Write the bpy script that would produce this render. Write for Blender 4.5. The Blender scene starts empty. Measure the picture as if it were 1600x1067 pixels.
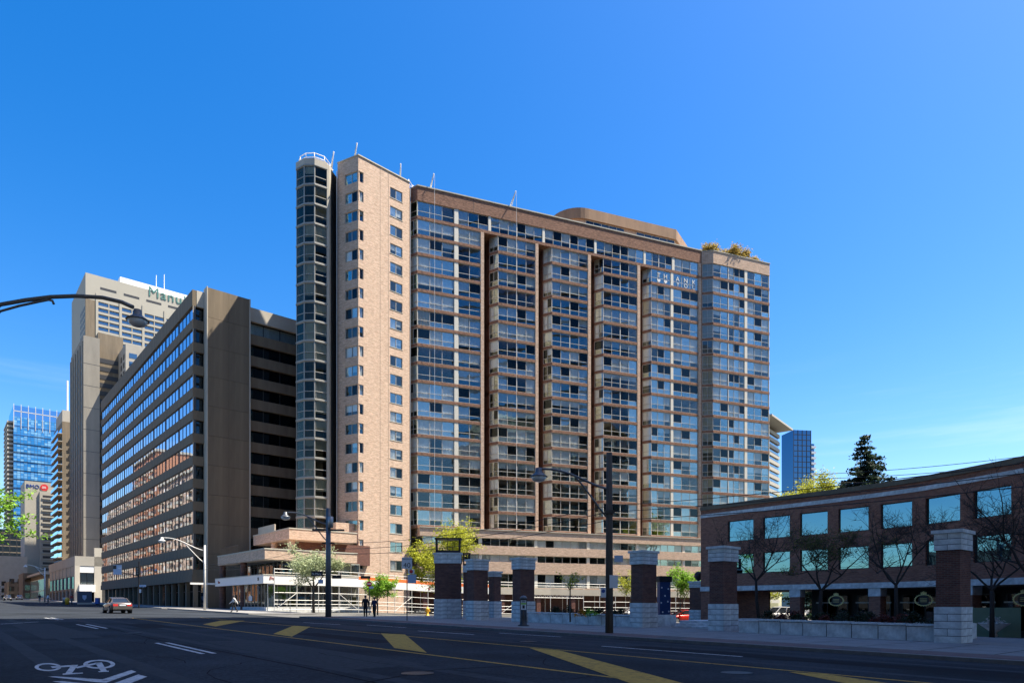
import bpy, bmesh, math, random
from mathutils import Vector, Matrix
import numpy as np

scene = bpy.context.scene
COL = scene.collection
RND = random.Random(7)
R = math.radians

# ------------------------------------------------------------------ camera
F, V0, EYE = 1050.0, 945.0, 1.6          # focal length and horizon of the photograph (1600 px wide), eye height
cam_d = bpy.data.cameras.new('camera')
cam = bpy.data.objects.new('camera', cam_d)
COL.objects.link(cam)
cam.location = (0, 0, EYE)
cam.rotation_euler = (R(90), 0, 0)
cam_d.sensor_width = 36.0
cam_d.lens = F / 1600 * 36.0
cam_d.shift_y = (V0 - 533.5) / 1600
cam_d.clip_start = 0.1
cam_d.clip_end = 6000
scene.camera = cam

# ------------------------------------------------------------------ sky and sun
SUN_AZ = math.atan2(1.0, 0.0)         # clockwise from +Y
SUN_EL = R(62.5)
world = bpy.data.worlds.new('World')
scene.world = world
world.use_nodes = True
wn, wl = world.node_tree.nodes, world.node_tree.links
bg = wn['Background']
sky = wn.new('ShaderNodeTexSky')
sky.sky_type = 'NISHITA'
sky.sun_disc = False
sky.sun_elevation = SUN_EL
sky.sun_rotation = SUN_AZ
sky.altitude = 100
sky.air_density = 1.0
sky.dust_density = 1.0
sky.ozone_density = 1.0
hsv = wn.new('ShaderNodeHueSaturation')
hsv.inputs['Saturation'].default_value = 1.52
hsv.inputs['Hue'].default_value = 0.507
wl.new(sky.outputs[0], hsv.inputs['Color'])
# thin streaks of high cloud low in the sky
wtc = wn.new('ShaderNodeTexCoord'); wsep = wn.new('ShaderNodeSeparateXYZ'); wl.new(wtc.outputs['Generated'], wsep.inputs[0])
wmap = wn.new('ShaderNodeMapping'); wmap.inputs['Scale'].default_value = (1.6, 1.6, 22.0); wl.new(wtc.outputs['Generated'], wmap.inputs['Vector'])
wnz = wn.new('ShaderNodeTexNoise'); wnz.inputs['Scale'].default_value = 1.4; wnz.inputs['Detail'].default_value = 7; wnz.inputs['Roughness'].default_value = 0.62; wl.new(wmap.outputs[0], wnz.inputs['Vector'])
wrp = wn.new('ShaderNodeMapRange'); wrp.interpolation_type = 'SMOOTHSTEP'; wrp.inputs[1].default_value = 0.5; wrp.inputs[2].default_value = 0.78; wl.new(wnz.outputs['Fac'], wrp.inputs[0])
wel = wn.new('ShaderNodeMapRange'); wel.interpolation_type = 'SMOOTHSTEP'; wel.inputs[1].default_value = 0.34; wel.inputs[2].default_value = 0.2; wel.inputs[3].default_value = 0.0; wel.inputs[4].default_value = 0.16; wl.new(wsep.outputs[2], wel.inputs[0])
wmu = wn.new('ShaderNodeMath'); wmu.operation = 'MULTIPLY'; wl.new(wrp.outputs[0], wmu.inputs[0]); wl.new(wel.outputs[0], wmu.inputs[1])
wmx = wn.new('ShaderNodeMix'); wmx.data_type = 'RGBA'; wmx.inputs[7].default_value = (5.2, 5.6, 6.0, 1)
wl.new(wmu.outputs[0], wmx.inputs[0]); wl.new(hsv.outputs[0], wmx.inputs[6]); wl.new(wmx.outputs[2], bg.inputs['Color'])
bg.inputs['Strength'].default_value = 0.104

sun_d = bpy.data.lights.new('sun', 'SUN')
sun = bpy.data.objects.new('sun', sun_d)
COL.objects.link(sun)
sun_d.energy = 5.0
sun_d.angle = R(0.5)
sun_d.color = (1.0, 0.91, 0.78)
to_sun = Vector((math.sin(SUN_AZ) * math.cos(SUN_EL), math.cos(SUN_AZ) * math.cos(SUN_EL), math.sin(SUN_EL)))
sun.rotation_euler = to_sun.to_track_quat('Z', 'Y').to_euler()
sun.location = to_sun * 200

vs = scene.view_settings
vs.view_transform = 'Standard'
vs.look = 'None'
vs.exposure = 1.3
vs.gamma = 1.0
vs.use_curve_mapping = False
scene.cycles.max_bounces = 6
scene.cycles.diffuse_bounces = 3
scene.cycles.glossy_bounces = 5
scene.cycles.transmission_bounces = 4
scene.cycles.transparent_max_bounces = 12
scene.cycles.caustics_reflective = False
scene.cycles.caustics_refractive = False
scene.cycles.sample_clamp_indirect = 6.0

# ------------------------------------------------------------------ terrain
D1 = (-0.651, 0.759)                     # along the street, away from the camera
D2 = (0.759, 0.651)                      # across the street, towards the plaza
TH = math.atan2(D2[1], D2[0])            # rotation of everything that follows the street grid


def sc(x, y):
    return x * D1[0] + y * D1[1], x * D2[0] + y * D2[1]


def W(s, c):
    return s * D1[0] + c * D2[0], s * D1[1] + c * D2[1]


def zg(x, y):
    """height of the ground: the street climbs gently, the side street dips"""
    c = x * D2[0] + y * D2[1]
    t = min(1.0, max(0.0, (c - 36) / 24))
    return -0.013 * x + 0.0057 * y - 0.55 * t * t * (3 - 2 * t)


def P(u, v):
    """ground position of a point seen at photo pixel (u, v)"""
    y = F * EYE / (v - (939 + 0.013 * (u - 800)))
    return (u - 800) / F * y, y


def at(u, y):
    return (u - 800) / F * y


# ------------------------------------------------------------------ objects
def props(o, label=None, cat=None, group=None, kind=None):
    if label: o['label'] = label
    if cat: o['category'] = cat
    if group: o['group'] = group
    if kind: o['kind'] = kind
    return o


def thing(name, label, cat, loc=(0, 0, 0), rz=0.0, group=None):
    o = bpy.data.objects.new(name, None)
    COL.objects.link(o)
    o.empty_display_size = 0.3
    o.location = loc
    o.rotation_euler = (0, 0, rz)
    return props(o, label, cat, group)


def ob(name, mesh, parent=None, loc=None, rz=0.0, label=None):
    o = bpy.data.objects.new(name, mesh)
    COL.objects.link(o)
    if parent is not None: o.parent = parent
    if loc is not None: o.location = loc
    if rz: o.rotation_euler = (0, 0, rz)
    if label: o['label'] = label
    return o


def copy_tree(o, parent=None):
    c = o.copy()
    COL.objects.link(c)
    c.parent = parent
    for ch in list(o.children):
        copy_tree(ch, c)
    return c


# ------------------------------------------------------------------ mesh builder
class MB:
    def __init__(self):
        self.v, self.f, self.m, self.sm = [], [], [], []
        self.mi = 0
        self.smooth = False

    def add(self, vs_, fs_):
        b = len(self.v)
        self.v += [tuple(p) for p in vs_]
        for f in fs_:
            self.f.append(tuple(b + i for i in f)); self.m.append(self.mi); self.sm.append(self.smooth)
        return self

    def box(self, x0, x1, y0, y1, z0, z1):
        return self.add([(x0, y0, z0), (x1, y0, z0), (x1, y1, z0), (x0, y1, z0), (x0, y0, z1), (x1, y0, z1), (x1, y1, z1), (x0, y1, z1)],
                        [(0, 3, 2, 1), (4, 5, 6, 7), (0, 1, 5, 4), (1, 2, 6, 5), (2, 3, 7, 6), (3, 0, 4, 7)])

    def obox(self, c, ax, ay, az):
        """box from centre and three half-axis vectors"""
        c, ax, ay, az = Vector(c), Vector(ax), Vector(ay), Vector(az)
        p = [c + sx * ax + sy * ay + sz * az for sz in (-1, 1) for sx, sy in ((-1, -1), (1, -1), (1, 1), (-1, 1))]
        return self.add(p, [(0, 3, 2, 1), (4, 5, 6, 7), (0, 1, 5, 4), (1, 2, 6, 5), (2, 3, 7, 6), (3, 0, 4, 7)])

    def bar(self, a, b, w, h=None):
        """square bar from a to b"""
        a, b = Vector(a), Vector(b)
        d = b - a
        up = Vector((0, 0, 1)) if abs(d.normalized().z) < 0.95 else Vector((1, 0, 0))
        s = d.cross(up).normalized(); t = s.cross(d).normalized()
        return self.obox((a + b) / 2, d / 2, s * (w / 2), t * ((h or w) / 2))

    def quad(self, a, b, c, d):
        return self.add([a, b, c, d], [(0, 1, 2, 3)])

    def poly(self, pts):
        return self.add(pts, [tuple(range(len(pts)))])

    def prism(self, pts, z0, z1):
        """plan polygon (counter-clockwise) between two heights"""
        n = len(pts)
        a = sum(pts[i][0] * pts[(i + 1) % n][1] - pts[(i + 1) % n][0] * pts[i][1] for i in range(n))
        if a < 0: pts = pts[::-1]
        vs_ = [(p[0], p[1], z0) for p in pts] + [(p[0], p[1], z1) for p in pts]
        fs_ = [tuple(range(n - 1, -1, -1)), tuple(range(n, 2 * n))]
        fs_ += [(i, (i + 1) % n, n + (i + 1) % n, n + i) for i in range(n)]
        return self.add(vs_, fs_)

    def tube(self, pts, r, n=8, cap=True):
        """round tube along points; r a number or one per point"""
        pts = [Vector(p) for p in pts]
        k = len(pts)
        rs = r if isinstance(r, (list, tuple)) else [r] * k
        b = len(self.v)
        prev = None
        for i, p in enumerate(pts):
            d = (pts[min(i + 1, k - 1)] - pts[max(i - 1, 0)]).normalized()
            if prev is None:
                ref = Vector((0, 0, 1)) if abs(d.z) < 0.9 else Vector((1, 0, 0))
                s = d.cross(ref).normalized()
            else:
                s = (prev - d * prev.dot(d)).normalized()
            prev = s
            t = d.cross(s)
            for j in range(n):
                a = 2 * math.pi * j / n
                self.v.append(tuple(p + (s * math.cos(a) + t * math.sin(a)) * rs[i]))
        for i in range(k - 1):
            for j in range(n):
                self.f.append((b + i * n + j, b + i * n + (j + 1) % n, b + (i + 1) * n + (j + 1) % n, b + (i + 1) * n + j))
                self.m.append(self.mi); self.sm.append(self.smooth)
        if cap:
            self.f.append(tuple(b + j for j in range(n - 1, -1, -1))); self.m.append(self.mi); self.sm.append(False)
            self.f.append(tuple(b + (k - 1) * n + j for j in range(n))); self.m.append(self.mi); self.sm.append(False)
        return self

    def lathe(self, prof, n=16, c=(0, 0, 0)):
        """profile of (radius, z) turned about the vertical through c"""
        b = len(self.v)
        for r_, z_ in prof:
            for j in range(n):
                a = 2 * math.pi * j / n
                self.v.append((c[0] + r_ * math.cos(a), c[1] + r_ * math.sin(a), c[2] + z_))
        for i in range(len(prof) - 1):
            for j in range(n):
                self.f.append((b + i * n + j, b + i * n + (j + 1) % n, b + (i + 1) * n + (j + 1) % n, b + (i + 1) * n + j))
                self.m.append(self.mi); self.sm.append(self.smooth)
        self.f.append(tuple(b + j for j in range(n - 1, -1, -1))); self.m.append(self.mi); self.sm.append(False)
        self.f.append(tuple(b + (len(prof) - 1) * n + j for j in range(n))); self.m.append(self.mi); self.sm.append(False)
        return self

    def mesh(self, name, *mats):
        me = bpy.data.meshes.new(name)
        me.from_pydata(self.v, [], self.f)
        for m_ in mats: me.materials.append(m_)
        if len(mats) > 1: me.polygons.foreach_set('material_index', self.m)
        if any(self.sm): me.polygons.foreach_set('use_smooth', self.sm)
        me.update()
        return me


CACHE = {}


def boxmesh(name, dx, dy, dz, mat):
    """shared box with one corner at the origin"""
    k = ('box', name, round(dx, 3), round(dy, 3), round(dz, 3), mat.name)
    if k not in CACHE:
        CACHE[k] = MB().box(0, dx, 0, dy, 0, dz).mesh(name, mat)
    return CACHE[k]


def part_box(name, parent, x0, x1, y0, y1, z0, z1, mat, label=None):
    return ob(name, boxmesh(name, x1 - x0, y1 - y0, z1 - z0, mat), parent, (x0, y0, z0), label=label)


def wall_mesh(name, w, z0, z1, holes, depth, mat, thick=0.3):
    """vertical wall in the xz plane facing -y, with rectangular openings and their reveals"""
    mb = MB()
    xs = sorted({0.0, w, *[h[0] for h in holes], *[h[1] for h in holes]})
    zs = sorted({z0, z1, *[h[2] for h in holes], *[h[3] for h in holes]})
    xs = [x for x in xs if 0 <= x <= w]; zs = [z for z in zs if z0 <= z <= z1]
    inside = lambda x, z: any(h[0] < x < h[1] and h[2] < z < h[3] for h in holes)
    for j in range(len(zs) - 1):
        run = None
        for i in range(len(xs) - 1):
            if not inside((xs[i] + xs[i + 1]) / 2, (zs[j] + zs[j + 1]) / 2):
                run = (run[0], xs[i + 1]) if run else (xs[i], xs[i + 1])
            if run and (i == len(xs) - 2 or inside((xs[i + 1] + xs[min(i + 2, len(xs) - 1)]) / 2, (zs[j] + zs[j + 1]) / 2)):
                mb.quad((run[0], 0, zs[j]), (run[1], 0, zs[j]), (run[1], 0, zs[j + 1]), (run[0], 0, zs[j + 1])); run = None
    for a, b, c, d in holes:
        mb.quad((a, 0, c), (b, 0, c), (b, depth, c), (a, depth, c))
        mb.quad((a, depth, d), (b, depth, d), (b, 0, d), (a, 0, d))
        mb.quad((a, 0, c), (a, depth, c), (a, depth, d), (a, 0, d))
        mb.quad((b, depth, c), (b, 0, c), (b, 0, d), (b, depth, d))
    mb.quad((0, 0, z1), (w, 0, z1), (w, thick, z1), (0, thick, z1))
    mb.quad((0, thick, z0), (0, 0, z0), (0, 0, z1), (0, thick, z1))
    mb.quad((w, 0, z0), (w, thick, z0), (w, thick, z1), (w, 0, z1))
    mb.quad((w, thick, z0), (0, thick, z0), (0, thick, z0 + 0.01), (w, thick, z0 + 0.01))
    return mb.mesh(name, mat)


# ------------------------------------------------------------------ materials
def nodes_of(name):
    m = bpy.data.materials.new(name)
    m.use_nodes = True
    nt = m.node_tree
    return m, nt.nodes, nt.links, nt.nodes['Principled BSDF']


def plain(name, col, rough=0.7, metal=0.0, var=0.0, scale=1.0, bump=0.0, spec=0.5, emit=0.0, stretch=(1, 1, 1)):
    """surface with soft mottling in object space"""
    m, n, l, b = nodes_of(name)
    b.inputs['Base Color'].default_value = (*col, 1)
    b.inputs['Roughness'].default_value = rough
    b.inputs['Metallic'].default_value = metal
    b.inputs['Specular IOR Level'].default_value = spec
    if emit:
        b.inputs['Emission Color'].default_value = (*col, 1)
        b.inputs['Emission Strength'].default_value = emit
    if var or bump:
        tc = n.new('ShaderNodeTexCoord'); mp = n.new('ShaderNodeMapping')
        mp.inputs['Scale'].default_value = stretch
        l.new(tc.outputs['Object'], mp.inputs['Vector'])
        nz = n.new('ShaderNodeTexNoise')
        nz.inputs['Scale'].default_value = scale
        nz.inputs['Detail'].default_value = 6
        nz.inputs['Roughness'].default_value = 0.65
        l.new(mp.outputs[0], nz.inputs['Vector'])
        if var:
            rp = n.new('ShaderNodeValToRGB')
            lo = [max(0, c * (1 - var)) for c in col]; hi = [min(1, c * (1 + var)) for c in col]
            rp.color_ramp.elements[0].color = (*lo, 1); rp.color_ramp.elements[1].color = (*hi, 1)
            rp.color_ramp.elements[0].position = 0.3; rp.color_ramp.elements[1].position = 0.7
            l.new(nz.outputs['Fac'], rp.inputs['Fac'])
            l.new(rp.outputs[0], b.inputs['Base Color'])
        if bump:
            bp = n.new('ShaderNodeBump'); bp.inputs['Strength'].default_value = bump; bp.inputs['Distance'].default_value = 0.02
            l.new(nz.outputs['Fac'], bp.inputs['Height']); l.new(bp.outputs[0], b.inputs['Normal'])
    return m


def brick(name, c1, c2, mortar, bw=0.22, bh=0.075, blot=0.35, rough=0.85):
    """brick courses wrapped round vertical walls, with larger blotches and streaks"""
    m, n, l, b = nodes_of(name)
    tc = n.new('ShaderNodeTexCoord'); sx = n.new('ShaderNodeSeparateXYZ'); cx = n.new('ShaderNodeCombineXYZ')
    l.new(tc.outputs['Object'], sx.inputs[0])
    ad = n.new('ShaderNodeMath'); ad.operation = 'ADD'
    l.new(sx.outputs[0], ad.inputs[0]); l.new(sx.outputs[1], ad.inputs[1])
    l.new(ad.outputs[0], cx.inputs[0]); l.new(sx.outputs[2], cx.inputs[1])
    bt = n.new('ShaderNodeTexBrick')
    bt.inputs['Scale'].default_value = 1.0
    bt.inputs['Brick Width'].default_value = bw
    bt.inputs['Row Height'].default_value = bh
    bt.inputs['Mortar Size'].default_value = 0.009
    bt.inputs['Mortar Smooth'].default_value = 0.2
    bt.inputs['Bias'].default_value = 0.0
    bt.inputs['Color1'].default_value = (*c1, 1); bt.inputs['Color2'].default_value = (*c2, 1); bt.inputs['Mortar'].default_value = (*mortar, 1)
    l.new(cx.outputs[0], bt.inputs['Vector'])
    mp = n.new('ShaderNodeMapping'); mp.inputs['Scale'].default_value = (0.9, 0.9, 4.0)
    l.new(tc.outputs['Object'], mp.inputs['Vector'])
    nz = n.new('ShaderNodeTexNoise'); nz.inputs['Scale'].default_value = 1.3 if blot < 0.6 else 2.6; nz.inputs['Detail'].default_value = 8; nz.inputs['Roughness'].default_value = 0.75
    l.new(mp.outputs[0], nz.inputs['Vector'])
    mr = n.new('ShaderNodeMapRange'); mr.inputs[1].default_value = 0.3; mr.inputs[2].default_value = 0.7
    mr.inputs[3].default_value = 1 - blot; mr.inputs[4].default_value = 1 + blot
    l.new(nz.outputs['Fac'], mr.inputs[0])
    mx = n.new('ShaderNodeMix'); mx.data_type = 'RGBA'; mx.blend_type = 'MULTIPLY'; mx.inputs[0].default_value = 1.0
    l.new(bt.outputs['Color'], mx.inputs[6]); l.new(mr.outputs[0], mx.inputs[7])
    l.new(mx.outputs[2], b.inputs['Base Color'])
    b.inputs['Roughness'].default_value = rough
    b.inputs['Specular IOR Level'].default_value = 0.25
    bp = n.new('ShaderNodeBump'); bp.inputs['Strength'].default_value = 0.5; bp.inputs['Distance'].default_value = 0.01; bp.invert = True
    l.new(bt.outputs['Fac'], bp.inputs['Height']); l.new(bp.outputs[0], b.inputs['Normal'])
    return m


def glass(name, tint=(0.75, 0.86, 0.88), refl=(0.9, 0.97, 1.0), base=0.10, gain=1.0, rough=0.015, ripple=0.0, ior=1.55):
    """window glass: sky mirrored by Fresnel plus a coating, the rest seen through"""
    m = bpy.data.materials.new(name)
    m.use_nodes = True
    n, l = m.node_tree.nodes, m.node_tree.links
    n.clear()
    out = n.new('ShaderNodeOutputMaterial'); mix = n.new('ShaderNodeMixShader')
    tr = n.new('ShaderNodeBsdfTransparent'); gl = n.new('ShaderNodeBsdfGlossy'); fr = n.new('ShaderNodeFresnel')
    tr.inputs['Color'].default_value = (*tint, 1)
    gl.inputs['Color'].default_value = (*refl, 1); gl.inputs['Roughness'].default_value = rough
    fr.inputs['IOR'].default_value = ior
    ma = n.new('ShaderNodeMath'); ma.operation = 'MULTIPLY_ADD'; ma.use_clamp = True
    ma.inputs[1].default_value = gain; ma.inputs[2].default_value = base
    l.new(fr.outputs[0], ma.inputs[0]); l.new(ma.outputs[0], mix.inputs[0])
    l.new(tr.outputs[0], mix.inputs[1]); l.new(gl.outputs[0], mix.inputs[2]); l.new(mix.outputs[0], out.inputs['Surface'])
    if ripple:
        tc = n.new('ShaderNodeTexCoord'); nz = n.new('ShaderNodeTexNoise'); bp = n.new('ShaderNodeBump')
        oi = n.new('ShaderNodeObjectInfo'); vm = n.new('ShaderNodeVectorMath'); vm.operation = 'ADD'
        mu = n.new('ShaderNodeVectorMath'); mu.operation = 'SCALE'; mu.inputs[3].default_value = 37.0
        co = n.new('ShaderNodeCombineXYZ')
        l.new(oi.outputs['Random'], co.inputs[0]); l.new(oi.outputs['Random'], co.inputs[2]); l.new(co.outputs[0], mu.inputs[0])
        l.new(tc.outputs['Object'], vm.inputs[0]); l.new(mu.outputs[0], vm.inputs[1])
        nz.inputs['Scale'].default_value = 0.55; nz.inputs['Detail'].default_value = 1
        bp.inputs['Strength'].default_value = 1.0; bp.inputs['Distance'].default_value = ripple
        l.new(vm.outputs[0], nz.inputs['Vector']); l.new(nz.outputs['Fac'], bp.inputs['Height'])
        l.new(bp.outputs[0], gl.inputs['Normal'])
    return m


def leafmat(name, col, var=0.35, trans=0.35):
    """leaves: each face varies a little, light comes through"""
    m, n, l, b = nodes_of(name)
    geo = n.new('ShaderNodeNewGeometry')
    rp = n.new('ShaderNodeValToRGB')
    rp.color_ramp.elements[0].color = (*[c * (1 - var) for c in col], 1); rp.color_ramp.elements[1].color = (*[min(1, c * (1 + var)) for c in col], 1)
    l.new(geo.outputs['Random Per Island'], rp.inputs['Fac'])
    l.new(rp.outputs[0], b.inputs['Base Color'])
    b.inputs['Roughness'].default_value = 0.6
    b.inputs['Specular IOR Level'].default_value = 0.25
    t = n.new('ShaderNodeBsdfTranslucent'); l.new(rp.outputs[0], t.inputs['Color'])
    mx = n.new('ShaderNodeMixShader'); mx.inputs[0].default_value = trans
    l.new(b.outputs[0], mx.inputs[1]); l.new(t.outputs[0], mx.inputs[2])
    l.new(mx.outputs[0], n['Material Output'].inputs['Surface'])
    return m


M = dict(
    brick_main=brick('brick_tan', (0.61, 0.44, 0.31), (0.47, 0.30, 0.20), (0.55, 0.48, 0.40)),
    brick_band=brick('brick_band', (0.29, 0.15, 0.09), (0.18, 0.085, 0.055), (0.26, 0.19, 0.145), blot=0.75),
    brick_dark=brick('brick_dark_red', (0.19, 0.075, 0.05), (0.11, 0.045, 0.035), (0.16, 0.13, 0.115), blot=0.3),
    brick_arcade=brick('brick_arcade', (0.40, 0.165, 0.10), (0.26, 0.10, 0.065), (0.2, 0.165, 0.14), blot=0.3),
    brick_opp=brick('brick_opposite', (0.50, 0.21, 0.10), (0.42, 0.16, 0.08), (0.4, 0.3, 0.22)),
    coping=plain('coping_stone', (0.46, 0.44, 0.36), 0.8, var=0.15, scale=2),
    white_metal=plain('white_frame', (0.54, 0.52, 0.46), 0.45, var=0.06, scale=3),
    pilaster=plain('white_panel', (0.66, 0.63, 0.53), 0.6, var=0.08, scale=1.5),
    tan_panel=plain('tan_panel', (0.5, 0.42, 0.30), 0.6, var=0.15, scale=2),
    grey_frame=plain('grey_frame', (0.30, 0.295, 0.26), 0.5, var=0.1, scale=2),
    dark_frame=plain('dark_frame', (0.03, 0.03, 0.03), 0.45),
    roof=plain('roof_gravel', (0.22, 0.21, 0.20), 0.95, var=0.2, scale=3),
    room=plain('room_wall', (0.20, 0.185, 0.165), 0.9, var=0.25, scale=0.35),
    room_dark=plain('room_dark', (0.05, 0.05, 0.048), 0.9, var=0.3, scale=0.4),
    curtain=plain('curtain_white', (0.88, 0.88, 0.85), 0.9, var=0.05, scale=2),
    blind=plain('blind_grey', (0.50, 0.52, 0.50), 0.8, var=0.1, scale=2),
    curtain_dark=plain('curtain_dark', (0.12, 0.12, 0.13), 0.9, var=0.2, scale=2),
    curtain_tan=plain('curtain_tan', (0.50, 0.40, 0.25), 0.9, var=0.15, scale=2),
    glass=glass('window_glass', tint=(0.93, 0.96, 0.97), refl=(0.80, 1.0, 0.97), base=0.125, gain=0.6, ripple=0.006, ior=1.38),
    glass_clear=glass('window_glass_clear', tint=(0.95, 0.97, 0.97), refl=(0.8, 1.0, 1.0), base=0.035, gain=0.5, ripple=0.006, ior=1.3),
    glass_screen=glass('window_screen', tint=(0.30, 0.31, 0.32), refl=(0.6, 0.8, 0.85), base=0.035, gain=0.3, rough=0.12, ior=1.3),
    glass_round=glass('window_glass_round', tint=(0.80, 0.80, 0.74), refl=(0.62, 0.6, 0.55), base=0.0, gain=0.9, ripple=0.003, ior=1.45),
    glass_mirror=glass('window_glass_mirror', tint=(0.10, 0.11, 0.12), refl=(0.26, 0.58, 0.76), base=0.36, ripple=0.008),
    glass_office=glass('window_glass_office', tint=(0.22, 0.24, 0.26), refl=(0.74, 0.80, 0.92), base=0.60, ripple=0.0045),
    glass_dark=glass('window_glass_dark', tint=(0.25, 0.27, 0.28), base=0.03),
    glass_shop=glass('shop_glass', tint=(0.9, 0.93, 0.93), base=0.05, ripple=0.004),
    concrete=plain('concrete_grey', (0.175, 0.138, 0.092), 0.9, var=0.24, scale=0.7, bump=0.15, stretch=(1.3, 1.3, 0.12)),
    concrete_light=plain('concrete_cream', (0.46, 0.42, 0.34), 0.88, var=0.1, scale=0.4, bump=0.1),
    concrete_beige=plain('concrete_beige', (0.37, 0.34, 0.28), 0.9, var=0.12, scale=0.1),
    stone=plain('limestone', (0.62, 0.63, 0.61), 0.85, var=0.3, scale=2.6, bump=0.2),
    metal_dark=plain('metal_black', (0.02, 0.02, 0.022), 0.5, metal=0.3),
    metal_grey=plain('metal_grey', (0.32, 0.32, 0.31), 0.45, metal=0.6, var=0.1, scale=4),
    galv=plain('galvanised', (0.6, 0.59, 0.55), 0.5, metal=0.2, var=0.12, scale=5),
    white_paint=plain('white_paint', (0.78, 0.77, 0.73), 0.5, var=0.04, scale=2),
    wood_pole=plain('wood_pole', (0.085, 0.07, 0.058), 0.9, var=0.4, scale=5, bump=0.4, stretch=(4, 4, 0.3)),
)

# ------------------------------------------------------------------ lettering
def text_mesh(name, text, size, extrude, mat, align='LEFT', shear=0.0, space=1.0):
    cu = bpy.data.curves.new('glyphs', 'FONT'); cu.body = text; cu.size = size; cu.extrude = extrude; cu.align_x = align; cu.shear = shear; cu.space_character = space
    cu.resolution_u = 4
    t = bpy.data.objects.new('glyphs', cu); COL.objects.link(t)
    me = bpy.data.meshes.new_from_object(t.evaluated_get(bpy.context.evaluated_depsgraph_get()))
    bpy.data.objects.remove(t); bpy.data.curves.remove(cu)
    me.name = name; me.materials.clear(); me.materials.append(mat)
    return me


# ------------------------------------------------------------------ windows
def drape(w, h, folds, amp, mat):
    """hanging curtain: one folded sheet, top edge at z=h"""
    k = ('drape', round(w, 2), round(h, 2), folds, round(amp, 3), mat.name)
    if k not in CACHE:
        mb = MB(); mb.smooth = True
        n = max(2, folds * 4)
        top, bot = [], []
        for i in range(n + 1):
            x = w * i / n
            y = amp * math.sin(i * math.pi / 2) + amp * 0.5 * math.sin(i * 1.7)
            top.append((x, y, h)); bot.append((x, y * 1.2, 0.0))
        mb.add(top + bot, [(i, i + 1, n + 2 + i, n + 1 + i) for i in range(n)])
        CACHE[k] = mb.mesh('curtain', mat)
    return CACHE[k]


def frame_mesh(w, h, n, split, fm, fw, fd, wide):
    k = ('frame', round(w, 3), round(h, 3), n, split, fm.name, fw, fd, wide)
    if k not in CACHE:
        mb = MB()
        mb.box(0, w, 0, fd, 0, fw); mb.box(0, w, 0, fd, h - fw, h)
        mb.box(0, fw, 0.001, fd, fw, h - fw); mb.box(w - fw, w, 0.001, fd, fw, h - fw)
        for i in range(1, n):
            x = w * i / n
            ww = wide if (wide and n % 2 == 0 and i == n // 2) else fw
            mb.box(x - ww / 2, x + ww / 2, -0.01, fd, fw, h - fw)
        if split:
            z = h * split
            for i in range(n):
                mb.box(w * i / n + fw / 2, w * (i + 1) / n - fw / 2, 0.002, fd, z - fw / 2, z + fw / 2)
        CACHE[k] = mb.mesh('window', fm)
    return CACHE[k]


def window(parent, loc, rz, w, h, n, split, fm, gm, curt=0.0, fw=0.06, fd=0.08, rnd=RND, wide=0, mats=None, name='window'):
    o = ob(name, frame_mesh(w, h, n, split, fm, fw, fd, wide), parent, loc, rz)
    pw = w / n
    cells = [(0, split * h), (split * h, h)] if split else [(0, h)]
    for i in range(n):
        gi = gm
        if isinstance(gm, tuple):
            q = rnd.random(); gi = gm[0] if q < 0.42 else gm[1] if q < 0.82 else gm[2]
        for z0, z1 in cells:
            if isinstance(gm, tuple) and z0 == 0 and split and gi is gm[2]: gi2 = gm[0]
            else: gi2 = gi
            ob('pane', boxmesh('pane', pw - fw, 0.012, z1 - z0 - fw, gi2), o, (i * pw + fw / 2, fd * 0.5, z0 + fw / 2))
    if curt and rnd.random() < curt:
        a, b, c_, d = mats or (M['curtain'], M['blind'], M['curtain_dark'], M['curtain_tan'])
        spans = []
        mode = rnd.random()
        if mode < 0.42:
            spans.append((0, n, rnd.choice([0, 0, 0, 0.3]), a))
        elif mode < 0.62:
            k = rnd.randint(1, max(1, n - 1)); spans.append((0, k, 0, a)); spans.append((k, n, rnd.choice([0.35, 0.5, 0.62]), b))
        elif mode < 0.8:
            spans.append((0, n, rnd.choice([0.25, 0.4, 0.55, 0.62]), rnd.choice([b, a])))
        elif mode < 0.9 and n > 1:
            spans.append((0, 1, 0, a)); spans.append((n - 1, n, 0, a))
        else:
            spans.append((0, rnd.randint(1, n), rnd.choice([0, 0.3]), rnd.choice([c_, d, a])))
        for s0, s1, drop, mt in spans:
            ww = (s1 - s0) * pw - 0.16
            fl = 0 if mt is b else max(2, int(ww / 0.22))
            ob('curtain', drape(ww, h * (1 - drop) - 0.1, fl or 1, 0.05 if fl else 0.004, mt), o, (s0 * pw + 0.08, 0.13, h * drop + 0.05))
    return o


# ------------------------------------------------------------------ ground
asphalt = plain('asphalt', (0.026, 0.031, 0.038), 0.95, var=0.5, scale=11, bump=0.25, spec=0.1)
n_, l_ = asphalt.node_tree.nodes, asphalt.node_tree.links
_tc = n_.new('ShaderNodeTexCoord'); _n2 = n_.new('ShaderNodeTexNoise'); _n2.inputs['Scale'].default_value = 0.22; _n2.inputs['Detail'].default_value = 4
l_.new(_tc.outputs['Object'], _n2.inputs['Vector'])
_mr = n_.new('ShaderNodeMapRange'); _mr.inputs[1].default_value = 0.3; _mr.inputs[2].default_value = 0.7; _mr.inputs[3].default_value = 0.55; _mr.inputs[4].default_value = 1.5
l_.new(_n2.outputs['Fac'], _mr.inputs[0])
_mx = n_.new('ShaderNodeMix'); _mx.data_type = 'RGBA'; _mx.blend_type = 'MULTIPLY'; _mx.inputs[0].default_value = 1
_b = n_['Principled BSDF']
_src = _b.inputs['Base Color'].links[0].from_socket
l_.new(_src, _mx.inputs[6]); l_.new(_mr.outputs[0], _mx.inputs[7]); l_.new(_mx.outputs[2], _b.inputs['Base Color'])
M['asphalt'] = asphalt
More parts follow.
